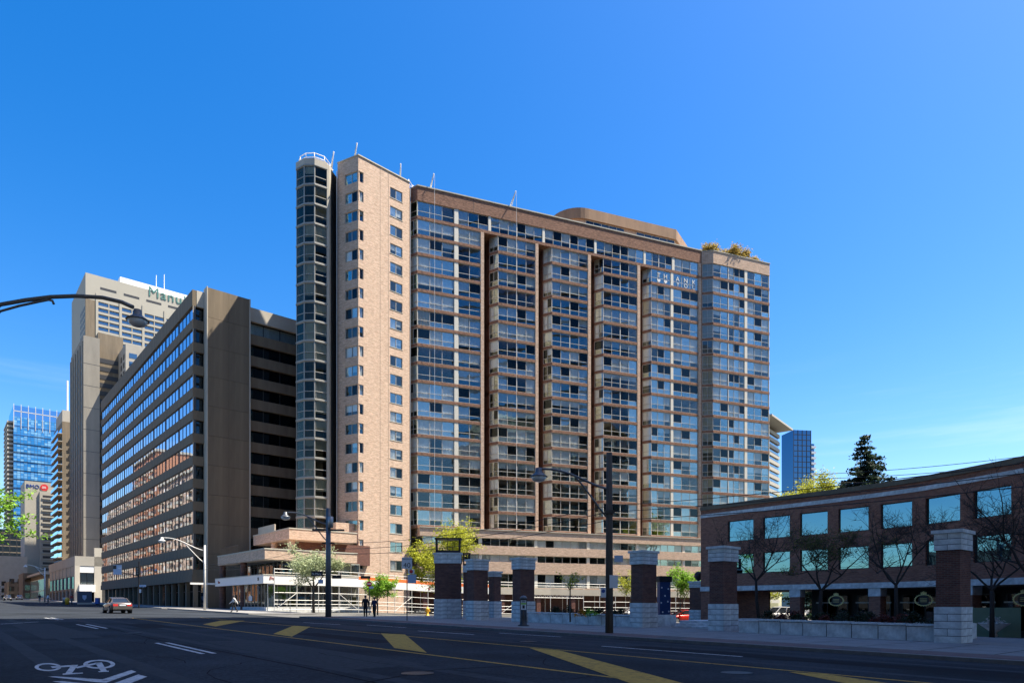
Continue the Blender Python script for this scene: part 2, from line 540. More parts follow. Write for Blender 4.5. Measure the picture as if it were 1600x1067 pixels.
M['asphalt_side'] = plain('asphalt_pale', (0.11, 0.108, 0.10), 0.9, var=0.18, scale=5, bump=0.2)
M['pavement'] = plain('pavement_concrete', (0.25, 0.245, 0.235), 0.95, spec=0.15, var=0.14, scale=2.2, bump=0.15)
M['paver'] = brick('paver_red', (0.17, 0.115, 0.105), (0.13, 0.085, 0.08), (0.10, 0.09, 0.085), bw=0.2, bh=0.1, blot=0.25)
M['kerb'] = plain('kerb_concrete', (0.17, 0.165, 0.155), 0.9, var=0.2, scale=3)
def paint(name, col):
    """road paint worn through in places"""
    m, n, l, b = nodes_of(name)
    tc = n.new('ShaderNodeTexCoord'); nz = n.new('ShaderNodeTexNoise'); nz.inputs['Scale'].default_value = 5.5; nz.inputs['Detail'].default_value = 9; nz.inputs['Roughness'].default_value = 0.78
    l.new(tc.outputs['Object'], nz.inputs['Vector'])
    rp = n.new('ShaderNodeValToRGB'); e = rp.color_ramp.elements
    e[0].position = 0.33; e[0].color = (0.05, 0.05, 0.05, 1); e[1].position = 0.47; e[1].color = (*[c * 0.75 for c in col], 1)
    k = e.new(0.7); k.color = (*col, 1)
    l.new(nz.outputs['Fac'], rp.inputs['Fac']); l.new(rp.outputs[0], b.inputs['Base Color']); b.inputs['Roughness'].default_value = 0.9; b.inputs['Specular IOR Level'].default_value = 0.2
    return m


M['yellow'] = paint('road_yellow', (0.62, 0.36, 0.07))
M['white_line'] = paint('road_white', (0.72, 0.72, 0.70))
M['tar'] = plain('tar_seal', (0.010, 0.010, 0.011), 0.95, var=0.2, scale=6, spec=0.05)


def sheet(name, s0, s1, c0, c1, dz, mat, ds=6.0, kind='structure', skirt=0.0, parent=None):
    """patch of ground in street coordinates that follows the terrain; skirt drops its edges like a kerb"""
    ns = max(1, round((s1 - s0) / ds)); nc = max(1, round((c1 - c0) / ds))
    vs_, fs_ = [], []
    for j in range(nc + 1):
        for i in range(ns + 1):
            x, y = W(s0 + (s1 - s0) * i / ns, c0 + (c1 - c0) * j / nc)
            vs_.append((x, y, zg(x, y) + dz))
    k = ns + 1
    fs_ = [(j * k + i + 1, j * k + i, (j + 1) * k + i, (j + 1) * k + i + 1) for j in range(nc) for i in range(ns)]
    mb = MB().add(vs_, fs_)
    if skirt:
        ring = [(i, 0) for i in range(ns + 1)] + [(ns, j) for j in range(1, nc + 1)] + [(i, nc) for i in range(ns - 1, -1, -1)] + [(0, j) for j in range(nc - 1, 0, -1)]
        for a, b in zip(ring, ring[1:] + ring[:1]):
            pa, pb = vs_[a[1] * k + a[0]], vs_[b[1] * k + b[0]]
            mb.quad(pa, pb, (pb[0], pb[1], pb[2] - skirt), (pa[0], pa[1], pa[2] - skirt))
    o = ob(name, mb.mesh(name, mat), parent)
    if parent is None: o['kind'] = kind
    return o


props(sheet('ground', -400, 1500, -700, 1200, -0.02, M['asphalt_side'], ds=19), 'grey city ground under the streets')
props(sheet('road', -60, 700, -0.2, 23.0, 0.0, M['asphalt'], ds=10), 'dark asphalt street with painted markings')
plaza_walk = sheet('sidewalk', -50, 54, 23.14, 50, 0.12, M['pavement'], ds=3, skirt=0.14)
sheet('paver_strip', -50, 54, 23.3, 25.2, 0.124, M['paver'], ds=4, parent=plaza_walk)
_k = sheet('kerb', -50, 54, 22.98, 23.15, 0.122, M['kerb'], ds=2, skirt=0.14, parent=plaza_walk)
walk2 = sheet('sidewalk', 66, 96, 23.0, 30.0, 0.12, M['pavement'], ds=3, skirt=0.14)
walk3 = sheet('sidewalk', 99, 420, 23.0, 29.0, 0.12, M['pavement'], ds=6, skirt=0.14)
walk4 = sheet('sidewalk', -60, 420, -6.0, -0.2, 0.12, M['pavement'], ds=8, skirt=0.14)
# joints of the pavement as thin dark grooves
mbj = MB()
for c in (25.25, 27.4, 29.6, 31.8):
    for i in range(40):
        a, b = W(-50 + i * 2.6, c), W(-50 + (i + 1) * 2.6, c)
        n = (D2[0] * 0.02, D2[1] * 0.02)
        mbj.quad((a[0] - n[0], a[1] - n[1], zg(*a) + 0.128), (a[0] + n[0], a[1] + n[1], zg(*a) + 0.128), (b[0] + n[0], b[1] + n[1], zg(*b) + 0.128), (b[0] - n[0], b[1] - n[1], zg(*b) + 0.128))
for i in range(50):
    a, b = W(-50 + i * 2.08, 25.3), W(-50 + i * 2.08, 31.8)
    n = (D1[0] * 0.02, D1[1] * 0.02)
    mbj.quad((a[0] - n[0], a[1] - n[1], zg(*a) + 0.1285), (a[0] + n[0], a[1] + n[1], zg(*a) + 0.1285), (b[0] + n[0], b[1] + n[1], zg(*b) + 0.1285), (b[0] - n[0], b[1] - n[1], zg(*b) + 0.1285))
jo = ob('paving_joint', mbj.mesh('paving_joint', M['tar']), plaza_walk); jo['kind'] = 'stuff'


ROAD = bpy.data.objects['road']


def mark(name, pts, mat, dz=0.006, parent=ROAD):
    """painted patch on the road from ground points"""
    mb = MB().poly([(p[0], p[1], zg(*p) + dz) for p in pts])
    me = mb.mesh(name, mat)
    if me.polygons[0].normal.z < 0: me.flip_normals()
    return ob(name, me, parent)


def stripe(name, a, b, w, mat, dz=0.006):
    d = Vector((b[0] - a[0], b[1] - a[1])).normalized(); n = Vector((-d.y, d.x)) * (w / 2)
    return mark(name, [(a[0] + n.x, a[1] + n.y), (a[0] - n.x, a[1] - n.y), (b[0] - n.x, b[1] - n.y), (b[0] + n.x, b[1] + n.y)], mat, dz)


for s0, s1 in ((-20, 12), (12, 44), (44, 56)):
    stripe('yellow_line', W(s0, 11.0), W(s1, 11.0), 0.15, M['yellow'])
    stripe('yellow_line', W(s0, 15.8), W(s1, 15.8), 0.15, M['yellow'])
for q in ([(427, 990), (456, 994.2), (485, 978.8), (459, 977)], [(595, 989), (616, 1012), (667, 1019.5), (633, 991)],
          [(827, 1012), (875, 1016), (1100, 1076), (1010, 1076)], [(1232, 1049.6), (1290, 1053), (1420, 1072), (1345, 1072)],
          [(317, 975), (337, 978.3), (383, 969.4), (345, 969.3)]):
    mark('yellow_bar', [P(*p) for p in q], M['yellow'], 0.01)
for a, b in (((244, 1004), (317, 1021)), ((260, 1003.4), (335, 1020.4)), ((120, 975), (152.5, 981.6)), ((135, 974.8), (167, 981.2)), ((70, 964.8), (92, 968)), ((79, 964.6), (99, 967.6)),
             ((474, 972), (532, 975.4)), ((573, 976), (634.6, 980)), ((653, 985), (741, 991)), ((780, 988.5), (877, 994.6)), ((940, 1009), (1160, 1025.4)), ((0, 974.6), (60, 971)), ((40, 967.5), (140, 966))):
    stripe('lane_dash', P(*a), P(*b), 0.13, M['white_line'])
for pts in ([(170, 981), (250, 1000), (400, 1027)], [(380, 1024), (470, 1041), (590, 1067)], [(560, 1068), (680, 1046), (800, 1040)], [(1180, 1029), (1400, 1040), (1600, 1052)]):
    for a, b in zip(pts, pts[1:]):
        stripe('tar_seam', P(*a), P(*b), 0.07, M['tar'], 0.004)
M['patch'] = plain('asphalt_patch', (0.013, 0.014, 0.017), 0.95, var=0.2, scale=8, bump=0.2, spec=0.1)
M['patch_pale'] = plain('asphalt_worn', (0.042, 0.047, 0.053), 0.95, var=0.3, scale=6, bump=0.25, spec=0.1)
for i, (s0, s1, c0, c1, m_) in enumerate(((2, 9, 3.1, 4.6, 'patch'), (14, 26, 7.2, 9.4, 'patch_pale'), (-2, 16, 18.6, 20.0, 'patch'), (22, 30, 12.2, 13.6, 'patch'), (30, 46, 3.0, 5.0, 'patch_pale'), (4, 8, 13.0, 14.9, 'patch_pale'), (28, 48, 17.5, 19.0, 'patch_pale'), (38, 44, 8.0, 9.8, 'patch'))):
    mark('asphalt_patch', [W(s0, c0), W(s1, c0 + 0.1), W(s1 - 0.15, c1), W(s0 + 0.1, c1 - 0.05)], M[m_], 0.003)
M['track'] = plain('wheel_track', (0.032, 0.037, 0.044), 0.9, var=0.3, scale=3, bump=0.1, spec=0.15)
for c in (2.0, 3.6, 7.0, 8.8, 17.2, 18.9, 20.6, 22.1):
    for s0 in range(-10, 56, 11): mark('wheel_track', [W(s0, c - 0.2), W(s0 + 11, c - 0.22), W(s0 + 11, c + 0.22), W(s0, c + 0.2)], M['track'], 0.0015)
for s, c in ((12.5, 8.0), (20.0, 18.0), (33, 6.5), (8.5, 14.2)):
    x, y = W(s, c)
    mh = ob('manhole_cover', MB().tube([(0, 0, 0), (0, 0, 0.006)], 0.36, 20).mesh('manhole_cover', M['metal_dark']), ROAD, (x, y, zg(x, y) + 0.003))
crk = random.Random(12)
for q in range(26):
    s, c = crk.uniform(2, 44), crk.uniform(2.5, 22); a = crk.uniform(0, 6.28)
    for _ in range(crk.randint(3, 7)):
        a += crk.uniform(-0.7, 0.7); s2, c2 = s + math.cos(a) * crk.uniform(.4, 1.1), c + math.sin(a) * crk.uniform(.3, .7)
        stripe('crack', W(s, c), W(s2, c2), crk.uniform(0.015, 0.035), M['tar'], 0.0045); s, c = s2, c2
# bicycle symbol with its two chevrons, painted in the kerb lane
bike = thing('bicycle_marking', 'white painted bicycle and chevrons on the dark road', 'road marking', (*P(117, 1042), zg(*P(117, 1042))))
BX, BY = P(117, 1042)


def bpoly(pts):
    q = [P(*p) for p in pts]
    mb = MB().poly([(p[0] - BX, p[1] - BY, zg(*p) - zg(BX, BY) + 0.008) for p in q])
    me = mb.mesh('painted_stroke', M['white_line'])
    if me.polygons[0].normal.z < 0: me.flip_normals()
    return ob('painted_stroke', me, bike)


def bring(cu, cv, ru, rv, k):
    mb = MB(); N = 28
    o_, i_ = [], []
    for j in range(N):
        a = 2 * math.pi * j / N
        for lst, f in ((o_, 1.0), (i_, k)):
            p = P(cu + ru * f * math.cos(a), cv + rv * f * math.sin(a)); lst.append((p[0] - BX, p[1] - BY, zg(*p) - zg(BX, BY) + 0.008))
    mb.add(o_ + i_, [(j, (j + 1) % N, N + (j + 1) % N, N + j) for j in range(N)])
    me = mb.mesh('painted_wheel', M['white_line'])
    if me.polygons[0].normal.z < 0: me.flip_normals()
    ob('painted_wheel', me, bike)


bring(75, 1042, 21, 6.2, 0.7); bring(155, 1037.5, 25, 7.0, 0.72)
bpoly([(79, 1041), (82, 1043.4), (119, 1040.6), (116, 1038.6)]); bpoly([(112, 1038.6), (122, 1038.6), (112, 1052), (102, 1052)])
bpoly([(98, 1052.2), (129, 1050.4), (130, 1052), (98, 1054.2)]); bpoly([(116, 1042.2), (121, 1044), (158, 1036), (152, 1034.8)])
bpoly([(148, 1035), (159, 1034.6), (167, 1047.8), (158, 1048.8)]); bpoly([(153, 1048.6), (170, 1047.6), (170, 1049.2), (155, 1050)])
bpoly([(75, 1057), (87, 1056.6), (160, 1061.2), (205, 1046.6), (213, 1049.4), (166, 1066.4), (158, 1066.4)])
bpoly([(82, 1064.5), (95, 1064), (168, 1071), (216, 1053.6), (230, 1057), (172, 1080), (160, 1078)])

# ------------------------------------------------------------------ apartment tower
MIXG = (M['glass'], M['glass_clear'], M['glass_screen'])
OX, OY, TM = -14.43, 101.7, math.atan2(0.3625, 0.932)
apt = thing('apartment_tower', 'tall tan brick apartment tower with glazed bays and a round glass corner', 'apartment building', (OX, OY, 0), TM)
ROWS, ZT, SH, WH = 18, 62.8, 2.75, 2.3
bays = [  # front start, front end, pier end, panes per window group, group limits
    (0.10, 10.21, 10.74, [(0.10, 5.93, 3), (6.55, 10.21, 2)]),
    (13.09, 19.54, 20.05, [(13.09, 19.54, 4)]),
    (22.44, 29.07, 29.61, [(22.44, 29.07, 4)]),
    (31.98, 38.61, 39.17, [(31.98, 38.61, 4)]),
    (41.42, 51.25, 51.87, [(41.42, 45.43, 3), (45.96, 51.25, 3)]),
]
CHX, CHY = 0.97, 1.36
Z_LOW = ZT - ROWS * SH
brnd = random.Random(21)
CH_L = math.hypot(CHX, CHY)
for bi, (f0, f1, p1, groups) in enumerate(bays):
    c0 = f0 - CHX
    slab = MB().prism([(c0, CHY), (f0, -0.06), (f1, -0.06), (f1, 4.6), (c0, 4.6)], 0, SH - WH).mesh('floor_slab', M['brick_band'])
    for k in range(ROWS):
        if k == 0: continue
        zt = ZT - k * SH
        ob('floor_slab', slab, apt, (0, 0, zt - SH))
        for g0, g1, n in groups:
            dark = 0.55 + 0.0 * bi
            window(apt, (g0, 0.05, zt - WH), 0, g1 - g0, WH, n, 0.36, M['white_metal'], M['glass'] if (bi == 4 and k == 1) else MIXG, 0.0 if (bi == 4 and k == 1) else 0.78, rnd=brnd, wide=0.14 if n == 4 else 0)
        if len(groups) == 2:
            part_box('pilaster', apt, groups[0][1], groups[1][0], -0.02, 0.5, zt - WH, zt, M['pilaster'])
        # chamfered left return: a solid tan or white panel over a low pane in most flats
        rr = brnd.random()
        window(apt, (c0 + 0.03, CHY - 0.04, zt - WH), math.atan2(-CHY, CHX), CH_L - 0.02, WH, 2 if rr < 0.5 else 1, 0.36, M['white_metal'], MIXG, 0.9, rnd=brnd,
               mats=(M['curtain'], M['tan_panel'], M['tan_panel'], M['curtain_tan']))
    part_box('pier', apt, f1, p1, -0.09, 4.6, Z_LOW, ZT - SH + 0.002, M['brick_main'])
    part_box('party_wall', apt, c0, c0 + 0.12, CHY, 4.6, Z_LOW, ZT - SH, M['brick_dark'])  # dark brick: recess shade painted into this side wall too
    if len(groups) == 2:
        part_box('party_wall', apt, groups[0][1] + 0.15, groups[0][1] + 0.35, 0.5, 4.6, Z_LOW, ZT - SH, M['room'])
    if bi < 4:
        part_box('recess_wall', apt, p1, bays[bi + 1][0] - CHX, 4.3, 4.59, Z_LOW, ZT - SH, M['brick_dark'])  # darker brick here paints the shade of the recess into the wall colour
# continuous top storey over the recesses
top_groups = [(0.10, 5.93, 3), (6.55, 11.5, 3), (11.9, 20.8, 6), (21.2, 30.3, 6), (30.7, 39.9, 6), (40.3, 45.7, 4), (46.2, 51.25, 3)]
for i, (g0, g1, n) in enumerate(top_groups):
    window(apt, (g0, 0.05, ZT - WH), 0, g1 - g0, WH, n, 0.36, M['white_metal'], MIXG, 0.85, rnd=brnd, wide=0.14)
    if i: part_box('pilaster', apt, top_groups[i - 1][1], g0, -0.02, 0.5, ZT - WH, ZT, M['pilaster'])
window(apt, (0.10 - CHX + 0.03, CHY - 0.04, ZT - WH), math.atan2(-CHY, CHX), CH_L - 0.02, WH, 1, 0.36, M['white_metal'], MIXG, 0.5, rnd=brnd)
top_slab = [(0.1 - CHX, CHY), (0.1, -0.06), (51.87, -0.06), (51.87, 4.6), (0.1 - CHX, 4.6)]
ob('floor_slab', MB().prism(top_slab, ZT - SH, ZT - WH).mesh('floor_slab', M['brick_band']), apt)
part_box('pier', apt, 51.25, 51.87, -0.055, 4.6, ZT - WH, ZT, M['brick_main'])
top_par = [(0.1 - CHX, CHY), (0.1, -0.10), (51.9, -0.10), (51.9, 18), (0.1 - CHX, 18)]
ob('parapet', MB().prism(top_par, ZT, 64.95).mesh('parapet', M['brick_band']), apt)
cop = [(0.1 - CHX - 0.05, CHY - 0.02), (0.07, -0.2), (51.98, -0.2), (51.98, 0.4), (0.1 - CHX - 0.05, CHY + 0.4)]
ob('coping', MB().prism(cop, 64.953, 65.12).mesh('coping', M['coping']), apt)
part_box('parapet_joint', apt, 9.0, 9.06, -0.106, -0.09, ZT, 64.95, M['dark_frame'])
# the letters in the windows of the fifth bay, one storey down
zt = ZT - SH
for ch, x, dz_, sz in (('T', 43.0, 1.0, 0.85), ('H', 44.35, 1.0, 0.85), ('A', 46.9, 1.0, 0.85), ('N', 48.6, 1.0, 0.85), ('K', 50.3, 1.0, 0.85), ('Y', 46.95, 0.12, 0.7), ('O', 48.6, 0.12, 0.75), ('U', 50.3, 0.12, 0.78)):
    o = ob('paper_letter', text_mesh('paper_letter', ch, sz * 1.35, 0.01, M['white_paint'], 'CENTER'), apt, (x, 0.02, zt - WH + dz_)); o.rotation_euler = (R(90), 0, 0)
for x in (43.0, 44.4):
    h = [(0, -0.3), (0.34, 0.05), (0.3, 0.28), (0.14, 0.32), (0, 0.2), (-0.14, 0.32), (-0.3, 0.28), (-0.34, 0.05)]
    ob('paper_heart', MB().add([(x + a, 0.03, zt - WH + 0.42 + b) for a, b in h] + [(x + a, 0.05, zt - WH + 0.42 + b) for a, b in h], [tuple(range(7, -1, -1)), tuple(range(8, 16))]).mesh('paper_heart', M['white_paint']), apt)

# right bay tower, standing forward
TX0, TX1, TY = 53.6, 66.3, -1.1
tslab = MB().prism([(52.0, -0.12), (TX0, TY - 0.05), (TX1, TY - 0.05), (TX1, 3), (52.0, 3)], 0, SH - WH).mesh('floor_slab', M['brick_band'])
for k in range(ROWS + 1):
    zt = ZT - 0.15 - k * SH
    ob('floor_slab', tslab, apt, (0, 0, zt - SH))
    for g0, g1, n in ((TX0, 56.9, 2), (57.05, 60.6, 3), (61.2, TX1 - 0.12, 3)):
        window(apt, (g0, TY + 0.05, zt - WH), 0, g1 - g0, WH, n, 0.36, M['white_metal'], MIXG, 0.8, rnd=brnd)
    part_box('pilaster', apt, 60.6, 61.2, TY - 0.02, TY + 0.4, zt - WH, zt, M['pilaster'])
    part_box('pilaster', apt, 56.9, 57.05, TY - 0.01, TY + 0.4, zt - WH, zt, M['white_metal'])
    window(apt, (52.02, -0.14, zt - WH), math.atan2(-0.98, 1.6), 1.84, WH, 2, 0.36, M['white_metal'], M['glass_clear'], 1.0, rnd=brnd, mats=(M['tan_panel'], M['curtain_tan'], M['curtain_dark'], M['curtain_tan']))  # always-drawn tan sheets paint in the reflection of the neighbouring brick
part_box('corner_post', apt, TX1 - 0.12, TX1, TY, TY + 0.3, 10.5, ZT - 0.15, M['pilaster'])
part_box('party_wall', apt, 51.9, 52.02, -0.12, 3, 8, ZT - 0.15, M['brick_band'])
part_box('party_wall', apt, TX1 - 0.1, TX1 - 0.002, TY + 0.3, 16, 8, ZT - 0.152, M['brick_band'])
part_box('party_wall', apt, 60.8, 61.0, TY + 0.4, 3, 8, ZT - 0.15, M['room'])
ob('parapet', MB().prism([(51.92, -0.14), (TX0, TY - 0.09), (TX1, TY - 0.09), (TX1, 16), (51.92, 16)], ZT - 0.15, 64.8).mesh('parapet', M['brick_main']), apt)
ob('coping', MB().prism([(51.88, -0.16), (TX0 - 0.04, TY - 0.17), (TX1 + 0.08, TY - 0.17), (TX1 + 0.08, TY + 0.3), (51.95, 0.3)], 64.803, 64.94).mesh('coping', M['coping']), apt)

# the mass behind the glass: back walls of the rooms
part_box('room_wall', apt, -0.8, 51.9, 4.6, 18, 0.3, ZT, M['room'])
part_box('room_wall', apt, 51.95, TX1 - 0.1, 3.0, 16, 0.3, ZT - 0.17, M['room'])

# podium storeys below the bays
PX0, PX1, PY = 0.2, 67.0, -1.2
for z0, z1 in ((12.05, 13.28), (9.5, 10.85), (6.55, 8.4), (3.6, 4.35)):
    part_box('podium_band', apt, PX0, PX1, PY, 4.5, z0, z1, M['brick_main'])
part_box('coping', apt, PX0, PX1, PY - 0.12, PY + 0.25, 13.282, 13.4, M['coping'])
for z0, z1 in ((10.85, 12.05), (8.4, 9.5), (4.35, 6.55)):
    x = PX0 + 0.5
    while x + 9 < PX1:
        window(apt, (x, PY + 0.35, z0), 0, 8.9, z1 - z0, 6, 0.36 if z1 - z0 > 2 else 0, M['white_metal'], MIXG, 0.75, rnd=brnd)
        part_box('pilaster', apt, x + 8.9, x + 9.4, PY + 0.2, PY + 0.6, z0, z1, M['pilaster'])
        x += 9.4
for i in range(11):
    part_box('podium_pier', apt, PX0 + 0.6 + i * 6.2, PX0 + 1.3 + i * 6.2, PY + 0.3, PY + 1.0, 0.2, 3.6, M['brick_dark'])
part_box('shop_wall', apt, PX0, PX1, 2.5, 2.8, 0.2, 3.6, M['brick_dark'])

# brick wing: sunlit face, shaded facet, corner windows
WZ, WHH = 63.2, 1.5
lit_a, fac_a = math.atan2(3.38, 8.12), math.atan2(-2.86, 2.53)
LW, FW_ = 8.8, 3.82
rowsw = list(range(22))
holes, fholes = [], []
for k in rowsw:
    z1 = WZ - k * SH; z0 = z1 - WHH
    if z0 < 1.6: continue
    holes += [(0.0, 0.85, z0, z1), (5.34, 7.5, z0, z1)]
    fholes.append((1.39, FW_, z0, z1))
ob('wall', wall_mesh('wall', LW, 0.3, 65.3, holes, 0.16, M['brick_main']), apt, (-9.19, -3.29, 0), lit_a)
ob('wall', wall_mesh('wall', FW_, 0.3, 65.3, fholes, 0.16, M['brick_main']), apt, (-11.72, -0.43, 0), fac_a)
def along(o, a, t, n=0.0):
    return o[0] + t * math.cos(a) - n * math.sin(a), o[1] + t * math.sin(a) + n * math.cos(a)
wmats = (M['curtain'], M['blind'], M['curtain_dark'], M['curtain'])
for (a, b, z0, z1) in holes:
    p = along((-9.19, -3.29), lit_a, a + 0.02, 0.1)
    window(apt, (p[0], p[1], z0), lit_a, b - a - 0.04, z1 - z0, 2 if b > 2 else 1, 0, M['white_metal'], MIXG, 0.65, rnd=brnd, mats=wmats)
    if b > 2:
        p = along((-9.19, -3.29), lit_a, a - 0.08, -0.05)
        ob('sill', boxmesh('sill', b - a + 0.16, 0.2, 0.07, M['coping']), apt, (p[0], p[1], z0 - 0.07), lit_a)
for (a, b, z0, z1) in fholes:
    p = along((-11.72, -0.43), fac_a, a + 0.02, 0.1)
    window(apt, (p[0], p[1], z0), fac_a, b - a - 0.08, z1 - z0, 2, 0, M['white_metal'], MIXG, 0.6, rnd=brnd, mats=wmats)
    ob('corner_post', boxmesh('corner_post', 0.09, 0.09, z1 - z0, M['white_metal']), apt, (-9.22, -3.24, z0))
ob('room_wall', MB().prism([(-10.6, 1.3), (-8.9, -1.2), (-1.4, 2.0), (-1.2, 9), (-10, 9)], 0.3, 65.2).mesh('room_wall', M['room']), apt)
ob('coping', MB().prism([(-11.8, -0.45), (-9.2, -3.42), (-1.0, 0.0), (-1.2, 0.5), (-9.1, -2.8), (-11.4, -0.2)], 65.303, 65.45).mesh('coping', M['coping']), apt)
ob('roof', MB().prism([(-11.5, -0.2), (-9.15, -2.9), (-1.3, 0.4), (-1.0, 9), (-11, 9)], 65.0, 65.2).mesh('roof', M['roof']), apt)
for k in (3.6, 5.0):
    p = along((-9.19, -3.29), lit_a, k, -0.012)
    ob('brick_joint', boxmesh('brick_joint', 0.03, 0.02, 62, M['dark_frame']), apt, (p[0], p[1], 3.0), lit_a)
part_box('downpipe', apt, -0.95, -0.85, 0.25, 0.35, 10, 64.5, M['metal_grey'])
ob('downpipe', MB().tube([(-11.85, -0.7, 10.5), (-11.85, -0.7, 64.0)], 0.06, 8).mesh('downpipe', M['galv']), apt)

# round glass corner
RP = [(-16.87, 2.06), (-17.37, 0.21), (-16.4, -1.13), (-15.03, -1.77), (-13.27, -1.38)]
gm = (M['curtain'], M['blind'], M['curtain_dark'], M['curtain_tan'])
for i in range(4):
    (ax, ay), (bx, by) = RP[i], RP[i + 1]
    L, a = math.hypot(bx - ax, by - ay), math.atan2(by - ay, bx - ax)
    for k in range(20):
        z1 = 63.45 - k * SH; z0 = z1 - 2.55
        if z0 < 10.5: break
        window(apt, (ax, ay, z0), a, L, 2.55, 1, 0.42, M['grey_frame'], M['glass_round'], 0.72, fw=0.1, fd=0.1, rnd=brnd, mats=gm)
ring = RP + [(-12.9, -1.1), (-12.6, 2.0)]
rslab = MB().prism([(x - (0.08 if x < -15.9 else 0), y - (0.1 if y < 0 else 0)) for x, y in RP] + [(-12.9, -1.2), (-12.9, 2.5)], 0, 0.2).mesh('floor_slab', M['grey_frame'])
for k in range(21):
    z = 63.45 - k * SH
    if z < 10: break
    ob('floor_slab', rslab, apt, (0, 0, z))
ob('parapet', MB().prism([(x - (0.06 if x < -15.9 else 0), y - (0.07 if y < 0 else 0)) for x, y in RP] + [(-12.4, -0.2), (-12.4, 4)], 63.66, 64.45).mesh('parapet', M['concrete_light']), apt)
ob('column', MB().prism([(-13.3, -1.45), (-12.95, -1.35), (-12.6, -0.4), (-13.1, -0.3)], 9, 64.2).mesh('column', M['concrete_light']), apt)
ob('room_wall', MB().prism([(-16.0, 1.6), (-15.6, 0.6), (-13.6, 0.6), (-13.0, 4), (-16.2, 4)], 9, 63.5).mesh('room_wall', M['room']), apt)
ob('shaft_wall', MB().prism([(-12.9, -0.5), (-12.6, -0.6), (-11.5, 1.2), (-11.3, 6), (-16.9, 6), (-16.9, 2.2), (-13.0, 2.2)], 9, 64.1).mesh('shaft_wall', M['dark_frame']), apt)
sa = math.atan2(1.8, 1.1)
for k in range(19):
    window(apt, (-12.58, -0.63, 63.0 - k * SH - 1.6), sa, 1.5, 1.6, 1, 0.4, M['dark_frame'], M['glass_dark'], 0, rnd=brnd)

# penthouse on the roof: curved left end, strip windows under a deep fascia
def arc_pts(cx, cy, r, a0, a1, n):
    return [(cx + r * math.cos(a0 + (a1 - a0) * i / n), cy + r * math.sin(a0 + (a1 - a0) * i / n)) for i in range(n + 1)]
ph = arc_pts(33.5, 13.0, 5.0, math.pi, 1.5 * math.pi, 10) + [(52.2, 8.0), (58.8, 13.0), (58.8, 22), (28.5, 22)]
phw = arc_pts(33.5, 13.0, 4.6, math.pi, 1.5 * math.pi, 10) + [(52.0, 8.4), (58.3, 13.2), (58.3, 21.6), (28.9, 21.6)]
ob('penthouse_fascia', MB().prism(ph, 71.2, 73.1).mesh('penthouse_fascia', M['brick_opp'] if False else plain('penthouse_cladding', (0.27, 0.17, 0.10), 0.8, var=0.25, scale=0.6, stretch=(1, 1, 0.2))), apt)
ob('penthouse_wall', MB().prism(phw, 64.9, 71.2).mesh('penthouse_wall', M['brick_main']), apt)
for x0, n in ((30.6, 5), (43.6, 5)):
    w = 10.0 if n == 5 and x0 < 40 else 8.4
    window(apt, (x0 + (2.4 if x0 < 40 else 0), 8.3, 67.6), 0, w - (2 if x0 < 40 else 0), 3.5, n, 0, M['white_metal'], M['glass_dark'], 0)
ob('mechanical_room', MB().prism([(0.6, 4.5), (2.4, 3.4), (6.5, 5), (6.5, 9), (0.6, 9)], 64.9, 66.9).mesh('mechanical_room', M['brick_main']), apt)

# roof railings and window-washing davits
def rail(pts, z, parent, name='railing'):
    mb = MB(); mb.smooth = True
    for h in (0.55, 1.1):
        mb.tube([(p[0], p[1], z + h) for p in pts], 0.05, 6)
    for p in pts: mb.tube([(p[0], p[1], z), (p[0], p[1], z + 1.12)], 0.055, 6)
    return ob(name, mb.mesh(name, M['white_paint']), parent)
rail([(-16.9, 1.2), (-16.8, 0.3), (-16.1, -0.7), (-15.0, -1.2), (-13.6, -0.9), (-12.7, 0.4)], 64.45, apt)
rail([(-1.0, 1.0), (-0.2, 2.2), (0.8, 2.6)], 65.2, apt)
rail([(-1.6, 2.8), (-0.4, 3.2), (0.2, 4.4)], 65.2, apt)
def davit(x, y, z, dx, dy, h=2.0):
    mb = MB(); mb.smooth = True
    mb.tube([(x, y + 0.9, z), (x + dx, y + dy, z + h)], 0.09, 6); mb.tube([(x + dx * .6, y + 0.5, z), (x + dx, y + dy, z + h)], 0.05, 6)
    mb.tube([(x - 0.2, y + 0.9, z + 0.03), (x + 0.3, y + 0.2, z + 0.03)], 0.08, 6)
    ob('davit', mb.mesh('davit', M['white_paint']), apt)
davit(-12.6, 0.0, 64.6, 0.3, -0.9); davit(-9.6, -2.0, 65.3, 0.3, -0.9); davit(2.2, 0.6, 65.0, 0.3, -1.3); davit(15.3, 0.6, 65.0, 0.5, -1.5, 2.2); davit(-2.2, 0.5, 65.3, -0.4, -1.2)
for x, y, z0, z1 in ((2.6, -0.75, 13.5, 66.8), (15.9, -0.9, 13.5, 67.0)):
    ob('davit_rope', MB().tube([(x, y, z0), (x, y, z1)], 0.022, 5).mesh('davit_rope', M['white_paint']), apt)

# ------------------------------------------------------------------ grey office block on the street
gx0, gy0 = -45.7, 96.2
off = thing('office_block', 'grey concrete office block with ribbon windows mirroring sky and brick', 'office building', (gx0, gy0, 0), TH)
off.scale = (1.034, 1.034, 1.034)
GZ, GSH, GWH, GLEN, GWID = 43.0, 3.15, 1.85, 67.7, 25.0
NB = 9
BL = GLEN / NB
orn = random.Random(3)
